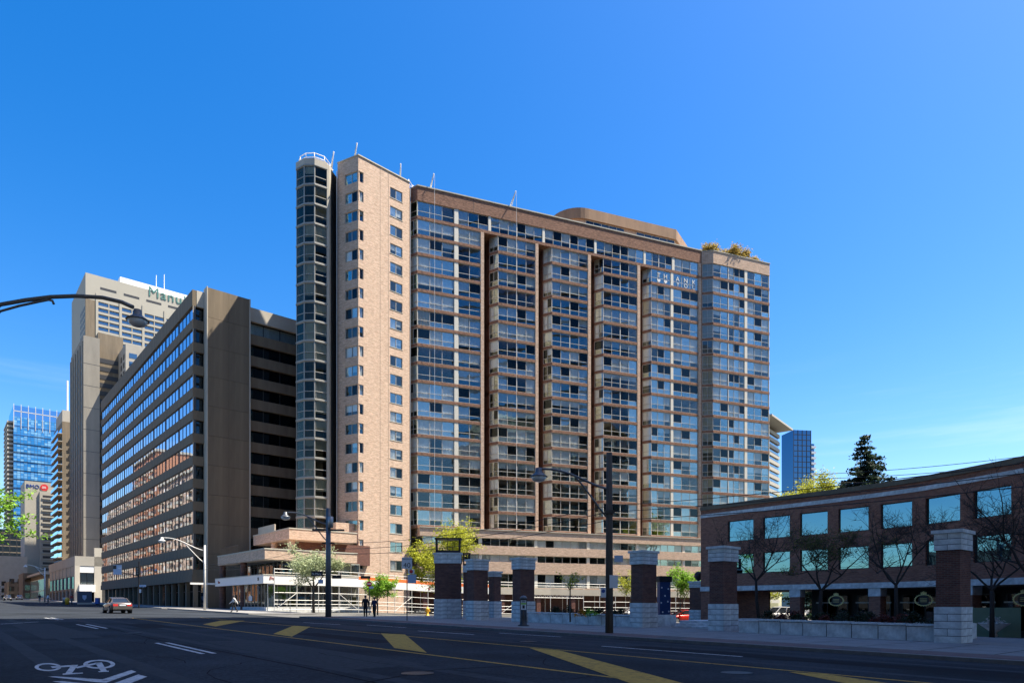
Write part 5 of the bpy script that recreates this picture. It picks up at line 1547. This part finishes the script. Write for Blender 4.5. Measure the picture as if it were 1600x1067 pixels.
# hydrant
x, y = P(668, 961.5)
hyd = thing('fire_hydrant', 'small yellow fire hydrant on the sunny sidewalk', 'hydrant', (x, y, zg(x, y)))
M['hyd'] = plain('hydrant_yellow', (0.75, 0.42, 0.03), 0.45)
mb = MB(); mb.smooth = True
mb.lathe([(0.22, 0), (0.22, 0.06), (0.15, 0.08), (0.15, 0.62), (0.2, 0.64), (0.2, 0.7), (0.16, 0.8), (0.07, 0.88), (0.05, 0.95)], 14); ob('barrel', mb.mesh('barrel', M['hyd']), hyd)
for a, b in (((-0.28, 0, 0.5), (0.28, 0, 0.5)), ((0, -0.3, 0.45), (0, 0, 0.45))): ob('nozzle', MB().tube([a, b], 0.075, 10).mesh('nozzle', M['hyd']), hyd)
# notice on the ground behind the hydrant
x, y = P(656, 957); 
ban = thing('ground_banner', 'dark banner with white lettering at the foot of the scaffold', 'banner', (x, y + 3, zg(x, y + 3)), R(20))
sign_plate(ban, 0, 0.15, 2.4, 0.6, M['black_paint'], 'board'); lettering(ban, 'at Retail', (-0.9, -0.07, 0.3), FR, 0.38, M['white_paint'], 0.003)

# ------------------------------------------------------------------ vehicles
M['car_glass'] = plain('car_glass', (0.02, 0.025, 0.03), 0.06, spec=0.8)
M['tyre'] = plain('tyre', (0.015, 0.015, 0.015), 0.85)
M['rim'] = plain('rim', (0.45, 0.45, 0.46), 0.3, metal=0.8)
M['tail'] = plain('tail_lamp', (0.6, 0.02, 0.02), 0.2, spec=0.8)
M['headlamp'] = plain('head_lamp', (0.7, 0.7, 0.68), 0.1, spec=0.8)
M['chrome'] = plain('chrome', (0.65, 0.65, 0.65), 0.15, metal=1.0)


def loft(mb, secs):
    n = len(secs[0])
    b = len(mb.v)
    for s in secs: mb.v += [tuple(p) for p in s]
    for i in range(len(secs) - 1):
        for j in range(n):
            mb.f.append((b + i * n + j, b + (i + 1) * n + j, b + (i + 1) * n + (j + 1) % n, b + i * n + (j + 1) % n)); mb.m.append(mb.mi); mb.sm.append(mb.smooth)
    mb.f.append(tuple(b + j for j in range(n))); mb.m.append(mb.mi); mb.sm.append(False)
    mb.f.append(tuple(b + (len(secs) - 1) * n + j for j in range(n - 1, -1, -1))); mb.m.append(mb.mi); mb.sm.append(False)


def car(label, loc, rz, paint, kind='sedan'):
    t = thing('car' if kind != 'pickup' else 'pickup_truck', label, 'car' if kind != 'pickup' else 'pickup', loc, rz)
    pm = plain('paint_' + kind, paint, 0.22, metal=0.35, spec=0.7)
    if kind == 'sedan':
        W_, prof = 0.92, [(-2.4, .42, .78, .80), (-2.36, .32, .92, .9), (-2.0, .26, 1.02, .96), (-1.5, .24, 1.0, .99), (0, .22, .97, 1.0), (1.0, .22, .95, 1.0), (1.9, .25, .82, .95), (2.25, .3, .72, .86), (2.42, .4, .6, .72)]
        cab = [(-1.75, 1.0, .78, 1.0), (-0.95, 1.38, .62, 1.0), (0.1, 1.45, .62, .98), (1.25, .96, .78, .96)]
        wz, wx, wr = None, (-1.42, 1.42), 0.33
    elif kind == 'hatch':
        W_, prof = 0.9, [(-2.1, .42, .9, .84), (-2.04, .3, 1.0, .95), (-1.4, .24, 1.02, 1.0), (0, .22, .98, 1.0), (0.9, .22, .95, 1.0), (1.7, .26, .85, .95), (2.05, .3, .74, .85), (2.2, .42, .62, .7)]
        cab = [(-1.98, 1.02, .74, 1.0), (-1.55, 1.45, .6, 1.0), (0.0, 1.52, .6, .98), (1.15, .98, .76, .96)]
        wx, wr = (-1.3, 1.3), 0.33
    else:
        W_, prof = 1.0, [(-2.9, .6, 1.15, .98), (-2.85, .5, 1.2, 1.0), (-1.0, .45, 1.2, 1.0), (0.6, .45, 1.2, 1.0), (1.6, .45, 1.22, 1.0), (2.4, .48, 1.2, .97), (2.75, .5, 1.12, .92), (2.85, .6, .95, .86)]
        cab = [(-0.95, 1.2, .84, .98), (-0.75, 1.85, .7, .98), (0.7, 1.9, .7, .98), (1.5, 1.22, .84, .96)]
        wx, wr = (-1.75, 1.85), 0.41
    mb = MB(); mb.smooth = True
    secs = []
    for x, zb, zt, k in prof:
        w = W_ * k; zm = zb + (zt - zb) * 0.55
        secs.append([(x, -w * .9, zb), (x, -w, zb + .08), (x, -w, zm), (x, -w * .95, zt - .06), (x, -w * .82, zt), (x, 0, zt + .025), (x, w * .82, zt), (x, w * .95, zt - .06), (x, w, zm), (x, w, zb + .08), (x, w * .9, zb)])
    loft(mb, secs); body = ob('body', mb.mesh('body', pm), t)
    mb = MB(); mb.smooth = True
    def cs(x, z, w, d): return [(x, -W_ * w, z), (x, -W_ * w * .9, z + d), (x, 0, z + d * 1.3), (x, W_ * w * .9, z + d), (x, W_ * w, z)]
    (x0, z0, w0, _), (x1, z1, w1, _), (x2, z2, w2, _), (x3, z3, w3, _) = cab
    # glass house: base ring to roof ring
    low = [(x0, -W_ * w0, z0 - .05), (x3, -W_ * w3, z3 - .05), (x3, W_ * w3, z3 - .05), (x0, W_ * w0, z0 - .05)]
    top = [(x1, -W_ * w1, z1), (x2, -W_ * w2, z2), (x2, W_ * w2, z2), (x1, W_ * w1, z1)]
    mb.smooth = False
    mb.add(low + top, [(0, 1, 5, 4), (1, 2, 6, 5), (2, 3, 7, 6), (3, 0, 4, 7), (4, 5, 6, 7)])
    ob('window_glass', mb.mesh('window_glass', M['car_glass']), t)
    mb = MB()
    mb.add([(x1 - .06, -W_ * w1 * 1.02, z1 - .02), (x2 + .06, -W_ * w2 * 1.02, z2 - .02), (x2 + .06, W_ * w2 * 1.02, z2 - .02), (x1 - .06, W_ * w1 * 1.02, z1 - .02), (x1 + .1, -W_ * w1 * .8, z1 + .045), (x2 - .1, -W_ * w2 * .8, z2 + .045), (x2 - .1, W_ * w2 * .8, z2 + .045), (x1 + .1, W_ * w1 * .8, z1 + .045)],
           [(0, 1, 5, 4), (1, 2, 6, 5), (2, 3, 7, 6), (3, 0, 4, 7), (4, 5, 6, 7), (3, 2, 1, 0)])
    for s in (-1, 1):
        mb.bar((x0, s * W_ * w0 * 1.0, z0 - .05), (x1, s * W_ * w1 * 1.01, z1), .09); mb.bar((x3, s * W_ * w3 * 1.0, z3 - .05), (x2, s * W_ * w2 * 1.01, z2), .07)
        xm = (x0 + x3) / 2 - .1; mb.bar((xm, s * W_ * (w0 + w3) / 2 * 1.005, (z0 + z3) / 2 - .05), ((x1 + x2) / 2 - .1, s * W_ * (w1 + w2) / 2 * 1.01, (z1 + z2) / 2), .08)
    ob('roof', mb.mesh('roof', pm), t)
    for x in wx:
        for s in (-1, 1):
            mb = MB(); mb.smooth = True
            mb.tube([(0, -.11, 0), (0, .11, 0)], wr, 20); w = ob('wheel', mb.mesh('tyre', M['tyre']), t, (x, s * (W_ - .1), wr))
            mb = MB(); mb.tube([(0, s * .105, 0), (0, s * .13, 0)], wr * .68, 14); ob('rim', mb.mesh('rim', M['rim']), w)
            ob('wheel_arch', MB().tube([(x, s * (W_ - .28), wr), (x, s * (W_ + .004), wr)], wr * 1.13, 18).mesh('wheel_arch', M['tyre']), body)
    xr, xf = prof[0][0], prof[-1][0]
    zr, zf = prof[1][2] - .16, prof[-2][2] - .1
    for s in (-1, 1):
        ob('tail_light', MB().box(xr - .01, xr + .3, s * W_ * .62 - .2, s * W_ * .62 + .2, zr - .1, zr + .1).mesh('tail_light', M['tail']), t)
        ob('headlight', MB().box(xf - .3, xf + .0, s * W_ * .62 - .16, s * W_ * .62 + .16, zf - .12, zf + .02).mesh('headlight', M['headlamp']), t)
        ob('mirror', MB().box(x3 - .35, x3 - .2, s * W_ * 1.05 - .08, s * W_ * 1.05 + .08, z3 + .02, z3 + .16).mesh('mirror', pm), t)
    ob('number_plate', MB().box(xr - .03, xr, -.26, .26, zr - .08, zr + .06).mesh('number_plate', M['sign_face']), t)
    ob('bumper', MB().box(xr - .04, xr + .2, -W_ * .85, W_ * .85, prof[0][1] - .05, prof[0][1] + .12).mesh('bumper', pm if kind != 'pickup' else M['chrome']), t)
    if kind == 'pickup':
        ob('grille', MB().box(xf - .05, xf + .03, -.55, .55, .68, 1.02).mesh('grille', M['metal_dark']), t); ob('bumper', MB().box(xf - .1, xf + .1, -.9, .9, .45, .65).mesh('bumper', M['chrome']), t)
        ob('truck_bed', MB().box(-2.75, -1.05, -.8, .8, 1.205, 1.215).mesh('truck_bed', M['metal_dark']), t)
    return t


cy = 64.0; cx_ = at(183, cy)
car('grey sedan with red tail lights turning on the sunny street', (cx_, cy, zg(cx_, cy)), R(131), (0.10, 0.085, 0.08), 'sedan')
cy = 80.0; cx_ = at(1066, cy)
car('bright red hatchback parked beyond the plaza pillars', (cx_, cy, zg(cx_, cy) - 0.15), R(200), (0.62, 0.03, 0.015), 'hatch')
cy = 78.0; cx_ = at(1222, cy)
car('white pickup truck parked behind the arcade', (cx_, cy, zg(cx_, cy)), R(195), (0.75, 0.73, 0.68), 'pickup')
for i, (u, y, rz, colr, lb) in enumerate(((985, 92, 200, (0.6, 0.6, 0.6), 'silver car parked behind the stone planter'), (12, 190, 310, (0.05, 0.05, 0.06), 'black car far down the street at the picture edge'), (30, 230, 130, (0.5, 0.5, 0.5), 'pale car far down the street'))):
    x = at(u, y); car(lb, (x, y, zg(x, y)), R(rz), colr, 'hatch')

# ------------------------------------------------------------------ people
M['skin'] = plain('skin', (0.42, 0.25, 0.17), 0.6)
M['hair'] = plain('hair_dark', (0.025, 0.018, 0.014), 0.7)
M['cloth_black'] = plain('cloth_black', (0.012, 0.012, 0.015), 0.9)
M['cloth_navy'] = plain('cloth_navy', (0.012, 0.018, 0.06), 0.9)
M['cloth_white'] = plain('cloth_white', (0.72, 0.72, 0.70), 0.9)
M['cloth_grey'] = plain('cloth_grey', (0.15, 0.15, 0.16), 0.9)
M['cloth_red'] = plain('cloth_red', (0.4, 0.05, 0.04), 0.9)


def person(label, loc, rz, h=1.76, stride=0.22, swing=0.25, top='cloth_black', legs='cloth_black', sleeves=True, lean=0.02, bag=False):
    """walking figure facing -y; one skinned body"""
    k = h / 1.76
    J = {}
    def j(n, x, y, z, r): J[n] = (Vector((x * k, y * k, z * k)), r * k * (1.0 if n in ('head', 'crown', 'neck') else 1.22))
    j('pelvis', 0, 0, .95, .15); j('waist', 0, -lean * .5, 1.1, .13); j('chest', 0, -lean, 1.32, .155); j('neckb', 0, -lean, 1.47, .075); j('neck', 0, -lean * 1.2, 1.53, .055)
    j('head', 0, -lean * 1.5 - .01, 1.62, .088); j('crown', 0, -lean * 1.5, 1.70, .078)
    for s, n in ((-1, 'l'), (1, 'r')):
        f = s * stride; a = -s * swing
        j('hip' + n, s * .09, 0, .9, .10); j('knee' + n, s * .095, -f * .55 - .03, .5, .066); j('ankle' + n, s * .095, -f * 1.0 + (.1 if f < 0 else 0), .1, .048); j('toe' + n, s * .11, -f * 1.0 - .15 + (.1 if f < 0 else 0), .045, .042)
        j('sho' + n, s * .18, -lean, 1.42, .07); j('elb' + n, s * .235, -a * .45, 1.14, .048); j('wri' + n, s * .235, -a * 1.05 - .06, .9, .033); j('hand' + n, s * .23, -a * 1.15 - .08, .82, .036)
    E_ = [('pelvis', 'waist'), ('waist', 'chest'), ('chest', 'neckb'), ('neckb', 'neck'), ('neck', 'head'), ('head', 'crown')]
    for n in 'lr':
        E_ += [('pelvis', 'hip' + n), ('hip' + n, 'knee' + n), ('knee' + n, 'ankle' + n), ('ankle' + n, 'toe' + n), ('chest', 'sho' + n), ('sho' + n, 'elb' + n), ('elb' + n, 'wri' + n), ('wri' + n, 'hand' + n)]
    bm = bmesh.new(); lay = bm.verts.layers.skin.verify(); vv = {}
    for n, (p, r_) in J.items():
        v = bm.verts.new(p); v[lay].radius = (r_, r_ * (.72 if n in ('pelvis', 'waist', 'chest') else 1)); v[lay].use_root = n == 'pelvis'; vv[n] = v
    for a, b in E_: bm.edges.new((vv[a], vv[b]))
    me = bpy.data.meshes.new('skeleton'); bm.to_mesh(me); bm.free()
    tmp = bpy.data.objects.new('skeleton', me); COL.objects.link(tmp)
    tmp.modifiers.new('skin', 'SKIN'); sb = tmp.modifiers.new('sub', 'SUBSURF'); sb.levels = 2; sb.render_levels = 2
    dg = bpy.context.evaluated_depsgraph_get()
    bme = bpy.data.meshes.new_from_object(tmp.evaluated_get(dg)); bpy.data.objects.remove(tmp)
    bme.name = 'body'; bme.materials.clear()
    for m_ in ('skin', top, legs, 'cloth_black'): bme.materials.append(M[m_])
    for p in bme.polygons:
        c = p.center; best = min(E_, key=lambda e: (Vector(c) - (J[e[0]][0] + (J[e[1]][0] - J[e[0]][0]) * max(0, min(1, (c - J[e[0]][0]).dot(J[e[1]][0] - J[e[0]][0]) / max(1e-6, (J[e[1]][0] - J[e[0]][0]).length_squared))))).length)
        nm = best[1]
        p.material_index = 0 if nm in ('neck', 'head', 'crown') or nm.startswith('hand') or (not sleeves and nm.startswith('wri')) else 3 if nm.startswith('toe') else 2 if nm[:3] in ('hip', 'kne', 'ank') or c.z < .98 * k and nm[:3] not in ('elb', 'wri') else 1
        p.use_smooth = True
    t = thing('person', label, 'person', loc, rz)
    ob('body', bme, t)
    mb = MB(); mb.smooth = True
    mb.lathe([(0.105 * k, -.05 * k), (0.108 * k, .02 * k), (0.09 * k, .09 * k), (0.05 * k, .125 * k), (0.005, .135 * k)], 14)
    hd = J['head'][0]
    o = ob('hair', mb.mesh('hair', M['hair']), t, (hd.x, hd.y + .022 * k, hd.z + .025 * k))
    mb = MB(); mb.add([(-.016 * k, 0, -.02 * k), (.016 * k, 0, -.02 * k), (0, -.03 * k, -.016 * k), (0, 0.005, .03 * k)], [(0, 1, 2), (0, 2, 3), (2, 1, 3), (1, 0, 3)]); ob('nose', mb.mesh('nose', M['skin']), t, (hd.x, hd.y - .088 * k, hd.z))
    if bag:
        ob('strap', MB().bar((-.16 * k, .02, 1.45 * k), (.17 * k, .02, 1.0 * k), .04, .3 * k).mesh('strap', M['cloth_black']), t)
    return t


x, y = P(571, 965.3); person('tall pedestrian in dark clothes, left of the walking pair', (x, y, zg(x, y) + 0.12), R(10), 1.82, 0.2, top='cloth_black', legs='cloth_black')
x, y = P(585, 966); person('shorter pedestrian in a navy jacket, right of the walking pair', (x, y, zg(x, y) + 0.12), R(-12), 1.68, 0.08, 0.1, top='cloth_navy', legs='cloth_black')
x, y = P(366, 957.5); person('pedestrian in a white top and dark trousers by the corner shop', (x, y, zg(x, y) + 0.1), R(-60), 1.76, 0.24, 0.35, top='cloth_white', legs='cloth_black', bag=True)
for u, y, rz, tp, lb in ((75, 118, 150, 'cloth_white', 'far pedestrian in a white top by the distant lamp'), (62, 150, 30, 'cloth_black', 'far pedestrian in black walking by the shops'), (10, 160, 0, 'cloth_grey', 'far pedestrian in grey at the picture edge'), (112, 125, 200, 'cloth_red', 'far pedestrian in a red top near the corner store')):
    x = at(u, y); person(lb, (x, y, zg(x, y) + 0.1), R(rz), 1.75, 0.2, 0.2, top=tp, legs='cloth_grey')

# small street furniture far down the street
for i, (u, y, lb) in enumerate(((105, 112, 'yellow waste bin on the far sidewalk'), (101, 116, 'second yellow waste bin behind the first'))):
    x = at(u, y); o = thing('waste_bin', lb, 'bin', (x, y, zg(x, y) + 0.1)); mb = MB(); mb.smooth = True
    mb.lathe([(0.3, 0), (0.33, 0.9), (0.3, 1.0), (0.12, 1.15)], 12); ob('drum', mb.mesh('drum', M['hyd'] if i == 0 else M['metal_grey']), o)
x = at(132, 118); o = thing('information_kiosk', 'blue information kiosk with a white shield before the corner store', 'kiosk', (x, 118, zg(x, 118) + 0.1), R(30))
part_box('panel', o, -1.1, 1.1, 0, 0.3, 0.3, 2.3, plain('kiosk_blue', (0.02, 0.05, 0.10), 0.4)); part_box('base', o, -1.1, 1.1, 0, 0.3, 0, 0.3, M['metal_grey'])
ob('shield', MB().add([(a, -0.01, z) for a, z in ((0, .7), (.3, 1.1), (.3, 1.6), (-.3, 1.6), (-.3, 1.1))] + [(a, -0.04, z) for a, z in ((0, .7), (.3, 1.1), (.3, 1.6), (-.3, 1.6), (-.3, 1.1))], [(0, 1, 2, 3, 4), (9, 8, 7, 6, 5)]).mesh('shield', M['sign_bluewhite']), o)
x = at(151, 112); o = thing('newspaper_box', 'small blue newspaper box by the grey block', 'newspaper box', (x, 112, zg(x, 112) + 0.1)); part_box('cabinet', o, -0.3, 0.3, 0, 0.5, 0.2, 1.2, plain('box_blue', (0.03, 0.12, 0.4), 0.4)); part_box('legs', o, -0.25, 0.25, 0.1, 0.4, 0, 0.2, M['metal_dark'])

# ------------------------------------------------------------------ trees
M['bark'] = plain('bark', (0.075, 0.06, 0.048), 0.95, var=0.35, scale=6, bump=0.4)
M['bark_dark'] = plain('bark_dark', (0.03, 0.025, 0.022), 0.95, var=0.3, scale=6)


def grow(rr, start, dirv, length, rad, depth, mb, tips, spread=0.6, up=0.25, kids=(3, 4), shrink=0.68, wob=0.18):
    p = Vector(start); d = Vector(dirv).normalized(); n = 4
    pts, rs = [p.copy()], [rad]
    for i in range(n):
        d = (d + Vector((rr.uniform(-wob, wob), rr.uniform(-wob, wob), rr.uniform(-wob, wob) + up * 0.2))).normalized()
        p = p + d * (length / n); pts.append(p.copy()); rs.append(rad * (1 - 0.45 * (i + 1) / n))
    mb.tube(pts, rs, 6 if depth > 1 else 4, cap=False)
    if depth <= 1:
        for q in pts[1:]: tips.append((q, d))
    if depth == 0: return
    for _ in range(rr.randint(*kids)):
        a = rr.uniform(0.3, 1.0); b = pts[min(n, 1 + int(a * n * 0.999))]
        side = Vector((rr.uniform(-1, 1), rr.uniform(-1, 1), rr.uniform(-0.3, 0.7)))
        grow(rr, b, d * (1 - spread) + side.normalized() * spread + Vector((0, 0, up * 0.4)), length * shrink * rr.uniform(.75, 1.15), max(0.008, rs[2] * 0.62), depth - 1, mb, tips, spread, up, kids, shrink, wob)
    grow(rr, pts[-1], d, length * shrink, rs[-1] * 0.95, depth - 1, mb, tips, spread, up, kids, shrink, wob)


def leaves_mesh(name, tips, per, spread, size, mat, seed, flat=0.5):
    rng = np.random.default_rng(seed)
    base = np.array([t[0] for t in tips], dtype=np.float64)
    pos = np.repeat(base, per, 0) + rng.normal(0, spread, (len(base) * per, 3)) * np.array([1, 1, 0.7])
    n = len(pos)
    nrm = rng.normal(0, 1, (n, 3)); nrm[:, 2] = np.abs(nrm[:, 2]) + flat; nrm /= np.linalg.norm(nrm, axis=1)[:, None]
    a = rng.normal(0, 1, (n, 3)); a -= nrm * (a * nrm).sum(1)[:, None]; a /= np.linalg.norm(a, axis=1)[:, None]
    b = np.cross(nrm, a)
    s = size * rng.uniform(.6, 1.3, (n, 1))
    v = np.stack([pos - a * s, pos + b * s * .5, pos + a * s, pos - b * s * .5], 1).reshape(-1, 3)
    me = bpy.data.meshes.new(name)
    me.vertices.add(len(v)); me.vertices.foreach_set('co', v.ravel())
    me.loops.add(4 * n); me.loops.foreach_set('vertex_index', np.arange(4 * n, dtype=np.int32))
    me.polygons.add(n); me.polygons.foreach_set('loop_start', np.arange(0, 4 * n, 4, dtype=np.int32))
    me.update(calc_edges=True); me.materials.append(mat)
    return me


def tree(label, loc, h, seed, leaf, per, size, spread, depth=4, r=0.14, trunk=0.35, spr=0.6, up=0.25, kids=(2, 4), bark='bark', lean=(0, 0), name='street_tree', group=None, shrink=0.68, first=0.42):
    t = thing(name, label, 'tree', loc, 0, group)
    rr = random.Random(seed)
    mb = MB(); mb.smooth = True
    tips = []
    top = Vector((lean[0], lean[1], h * trunk))
    mb.tube([(0, 0, -0.1), top * 0.5 + Vector((rr.uniform(-.05, .05), 0, 0)), top], [r * 1.2, r, r * .85], 8)
    for i in range(kids[1]):
        a = i * 2.4 + rr.random()
        grow(rr, top, (math.cos(a) * spr, math.sin(a) * spr, 0.9), h * first * rr.uniform(.8, 1.1), r * .6, depth - 1, mb, tips, spr, up, kids, shrink)
    ob('trunk', mb.mesh('trunk', M[bark]), t)
    if leaf: ob('crown', leaves_mesh('crown', tips, per, spread, size, leaf, seed), t)
    return t


LM = dict(silver=leafmat('leaf_silver', (0.38, 0.43, 0.24), 0.4), lime=leafmat('leaf_lime', (0.40, 0.42, 0.04), 0.4), fresh=leafmat('leaf_fresh', (0.22, 0.40, 0.04), 0.4), bud=leafmat('leaf_bud', (0.10, 0.12, 0.02), 0.4),
          roof=leafmat('leaf_roof', (0.38, 0.29, 0.08), 0.4), dark=leafmat('leaf_dark', (0.025, 0.04, 0.02), 0.4), needle=leafmat('leaf_needle', (0.03, 0.055, 0.03), 0.4))
def gl(u, y, dz=0.0):
    x = at(u, y); return (x, y, zg(x, y) + dz)
tree('silvery green tree in front of the corner shop scaffold', gl(490, 73), 7.4, 4, LM['silver'], 28, 0.115, 0.34, depth=3, first=0.34, trunk=0.36, spr=0.85)
tree('yellow green tree behind the wide pier with the frame', gl(700, 80), 9.6, 11, LM['lime'], 16, 0.13, 0.34, depth=4, spr=0.8, trunk=0.36, first=0.36, r=0.16)
tree('small bright green sapling among the scaffold tubes by the no entry sign', gl(590, 72), 5.0, 5, LM['fresh'], 16, 0.11, 0.2, depth=3, trunk=0.3, r=0.07, first=0.28, spr=0.8)
tree('thin green sapling in the planter between meter and pole', gl(891, 44, 0.4), 3.6, 8, LM['lime'], 5, 0.07, 0.1, depth=2, trunk=0.55, r=0.045, first=0.25, spr=0.8)
tree('fresh green street tree beyond the blue panel', gl(1063, 80), 6.2, 14, LM['fresh'], 14, 0.12, 0.24, depth=3, trunk=0.3, r=0.1, first=0.34)
tree('leafing tree seen past the utility pole before the podium', gl(985, 84), 6.0, 15, LM['lime'], 7, 0.10, 0.24, depth=3, trunk=0.35, r=0.09, first=0.32)
tree('leafy sapling seen through the arcade opening', gl(1190, 84), 5.0, 16, LM['lime'], 5, 0.13, 0.24, depth=3, trunk=0.35, r=0.08, first=0.32)
tree('pale green tree rising behind the curved brick roof', gl(1268, 100), 21.0, 23, LM['lime'], 16, 0.18, 0.5, depth=4, trunk=0.55, r=0.3, first=0.2, spr=0.8)
# nearly bare trees standing in the long planter
tree('bare tree beside the tall brick pillar', gl(1186, 44, 0.6), 6.2, 31, None, 2, 0.05, 0.12, depth=5, trunk=0.42, r=0.10, bark='bark_dark', name='bare_tree', group='bare trees in the planter', spr=0.75, first=0.32, lean=(-0.2, 0))
tree('bare tree with olive buds, second from the tall pillar', gl(1283, 40, 0.6), 5.6, 32, LM['bud'], 1, 0.05, 0.12, depth=5, trunk=0.34, r=0.11, bark='bark_dark', name='bare_tree', group='bare trees in the planter', spr=0.75, first=0.34)
tree('bare spreading tree just left of the nearest pillar', gl(1400, 37, 0.6), 5.8, 33, None, 2, 0.04, 0.1, depth=5, trunk=0.38, r=0.10, bark='bark_dark', name='bare_tree', group='bare trees in the planter', spr=0.85, first=0.34)
tree('bare tree with blossom buds right of the nearest pillar', gl(1550, 36, 0.2), 6.4, 34, None, 2, 0.04, 0.1, depth=5, trunk=0.38, r=0.11, bark='bark_dark', name='bare_tree', group='bare trees in the planter', spr=0.75, first=0.34)
tree('dark bare tree at the picture edge beyond the last pillar', gl(1625, 28, 0.2), 7.0, 35, None, 2, 0.05, 0.12, depth=5, trunk=0.35, r=0.14, bark='bark_dark', name='bare_tree', spr=0.85, first=0.36)
# branch entering at the left edge
tree('bright leafing tree entering at the street edge', (-47.0, 54.0, zg(-47, 54)), 15, 41, LM['fresh'], 5, 0.18, 0.24, depth=4, trunk=0.3, r=0.2, spr=0.85, up=0.05, first=0.3)

# rooftop shrubs on the bay tower
for i, (tx, w) in enumerate(((54.4, 1.5), (58.4, 2.0), (61.0, 1.9), (64.2, 1.0))):
    X = OX + tx * math.cos(TM) - 0.6 * math.sin(TM); Y = OY + tx * math.sin(TM) + 0.6 * math.cos(TM)
    tree(['dark rooftop shrub nearest the penthouse', 'golden rooftop shrub, largest on the tower roof', 'golden rooftop shrub beside the largest', 'sparse rooftop shrub at the roof corner'][i], (X, Y, 64.6), w * 1.75, 50 + i, LM['roof'], 8, 0.16, 0.34, depth=3, trunk=0.08, r=0.08, name='rooftop_shrub', spr=0.8, first=0.4)

# spruce behind the curved building
def spruce(label, loc, h, rad, seed):
    t = thing('spruce_tree', label, 'tree', loc); rr = random.Random(seed)
    mb = MB(); mb.smooth = True; mb.tube([(0, 0, 0), (0, 0, h * .6), (0, 0, h)], [0.3, 0.16, 0.02], 8)
    tips = []
    z = h * 0.12
    while z < h * .99:
        k = 1 - z / h
        for i in range(9 if k > .15 else 5):
            a = rr.random() * 6.283; L = rad * (k ** .95) * rr.uniform(.7, 1.1) + 0.15
            e = Vector((math.cos(a) * L, math.sin(a) * L, z - L * .22 + rr.uniform(-.1, .1))); m_ = Vector((math.cos(a) * L * .5, math.sin(a) * L * .5, z - L * .16))
            mb.tube([(0, 0, z), m_, e + Vector((0, 0, L * .06))], [.05, .03, .012], 4, cap=False)
            for q in range(max(3, int(L * 5))):
                f = (q + 1) / max(3, int(L * 5)); p = Vector((0, 0, z)).lerp(e, f); tips.append((p + Vector((0, 0, -.05)), a))
        z += h * .022 + .1
    ob('trunk', mb.mesh('trunk', M['bark_dark']), t); ob('crown', leaves_mesh('crown', tips, 9, 0.17, 0.2, LM['needle'], seed, 0.2), t)
spruce('dark conical spruce rising behind the curved brick roof', gl(1351, 82), 23.0, 12.5, 3)

# planting in the planters: low leafy shrubs and flowers
rs_ = random.Random(77)
ORD = ['first', 'second', 'third', 'fourth', 'fifth', 'sixth', 'seventh', 'eighth', 'ninth', 'tenth', 'eleventh', 'twelfth', 'thirteenth']
def shrub(label, loc, r, mat, seed, n=60, size=0.06, name='shrub', group=None, cat='shrub'):
    t = thing(name, label, cat, loc, 0, group); rr = random.Random(seed)
    tips = []; mb = MB()
    for i in range(n):
        a, b = rr.random() * 6.283, rr.random()
        p = Vector((math.cos(a) * r * b, math.sin(a) * r * b, r * 0.9 * (1 - b * b) * rr.uniform(.4, 1)))
        tips.append((p, 0))
        if i % 6 == 0: mb.tube([(0, 0, -0.05), p * .6, p], [.015, .01, .005], 3, cap=False)
    ob('stems', mb.mesh('stems', M['bark_dark']), t); ob('foliage', leaves_mesh('foliage', tips, 10, r * .14, size, mat, seed), t)
    return t


LM['flower'] = leafmat('flower_orange', (0.6, 0.25, 0.03), 0.4); LM['flower_w'] = leafmat('flower_white', (0.6, 0.6, 0.55), 0.2); LM['redleaf'] = leafmat('leaf_red', (0.14, 0.04, 0.03), 0.4)
for i in range(13):
    s = s6 + 1.8 + (s5 - s6 - 3.4) * i / 12; c = 33.4 + rs_.random() * 1.8
    x, y = W(s, c); shrub(ORD[i] + ' low shrub from the nearest pillar, in the long stone planter', (x, y, zg(x, y) + 0.72), 0.4 + rs_.random() * 0.3, rs_.choice([LM['dark'], LM['dark'], LM['redleaf']]), 100 + i, group='low shrubs in the long planter')
for i in range(8):
    s = s4 + 1.6 + (s3 - s4 - 2.6) * i / 7; c = 33.6 + rs_.random() * 1.6
    x, y = W(s, c); shrub(ORD[i] + ' low shrub from the wooden pole pillar, in the short planter', (x, y, zg(x, y) + 0.72), 0.35 + rs_.random() * 0.25, LM['dark'], 130 + i, group='low shrubs in the short planter')
x, y = at(908, 43), 43; shrub('orange and green flowers in the planter left of the pole', (x, y, zg(x, y) + 0.75), 0.45, LM['flower'], 150, 30, name='flower_clump', cat='flowers')
x, y = at(922, 43), 43; shrub('bright green plant in the planter left of the pole', (x, y, zg(x, y) + 0.75), 0.5, LM['fresh'], 151, 40, name='flower_clump', cat='flowers')
shrub('white flowers in the stone bowl', (at(1553, 38), 38, zg(at(1553, 38), 38) + 0.85), 0.5, LM['flower_w'], 152, 40, name='flower_clump', cat='flowers')
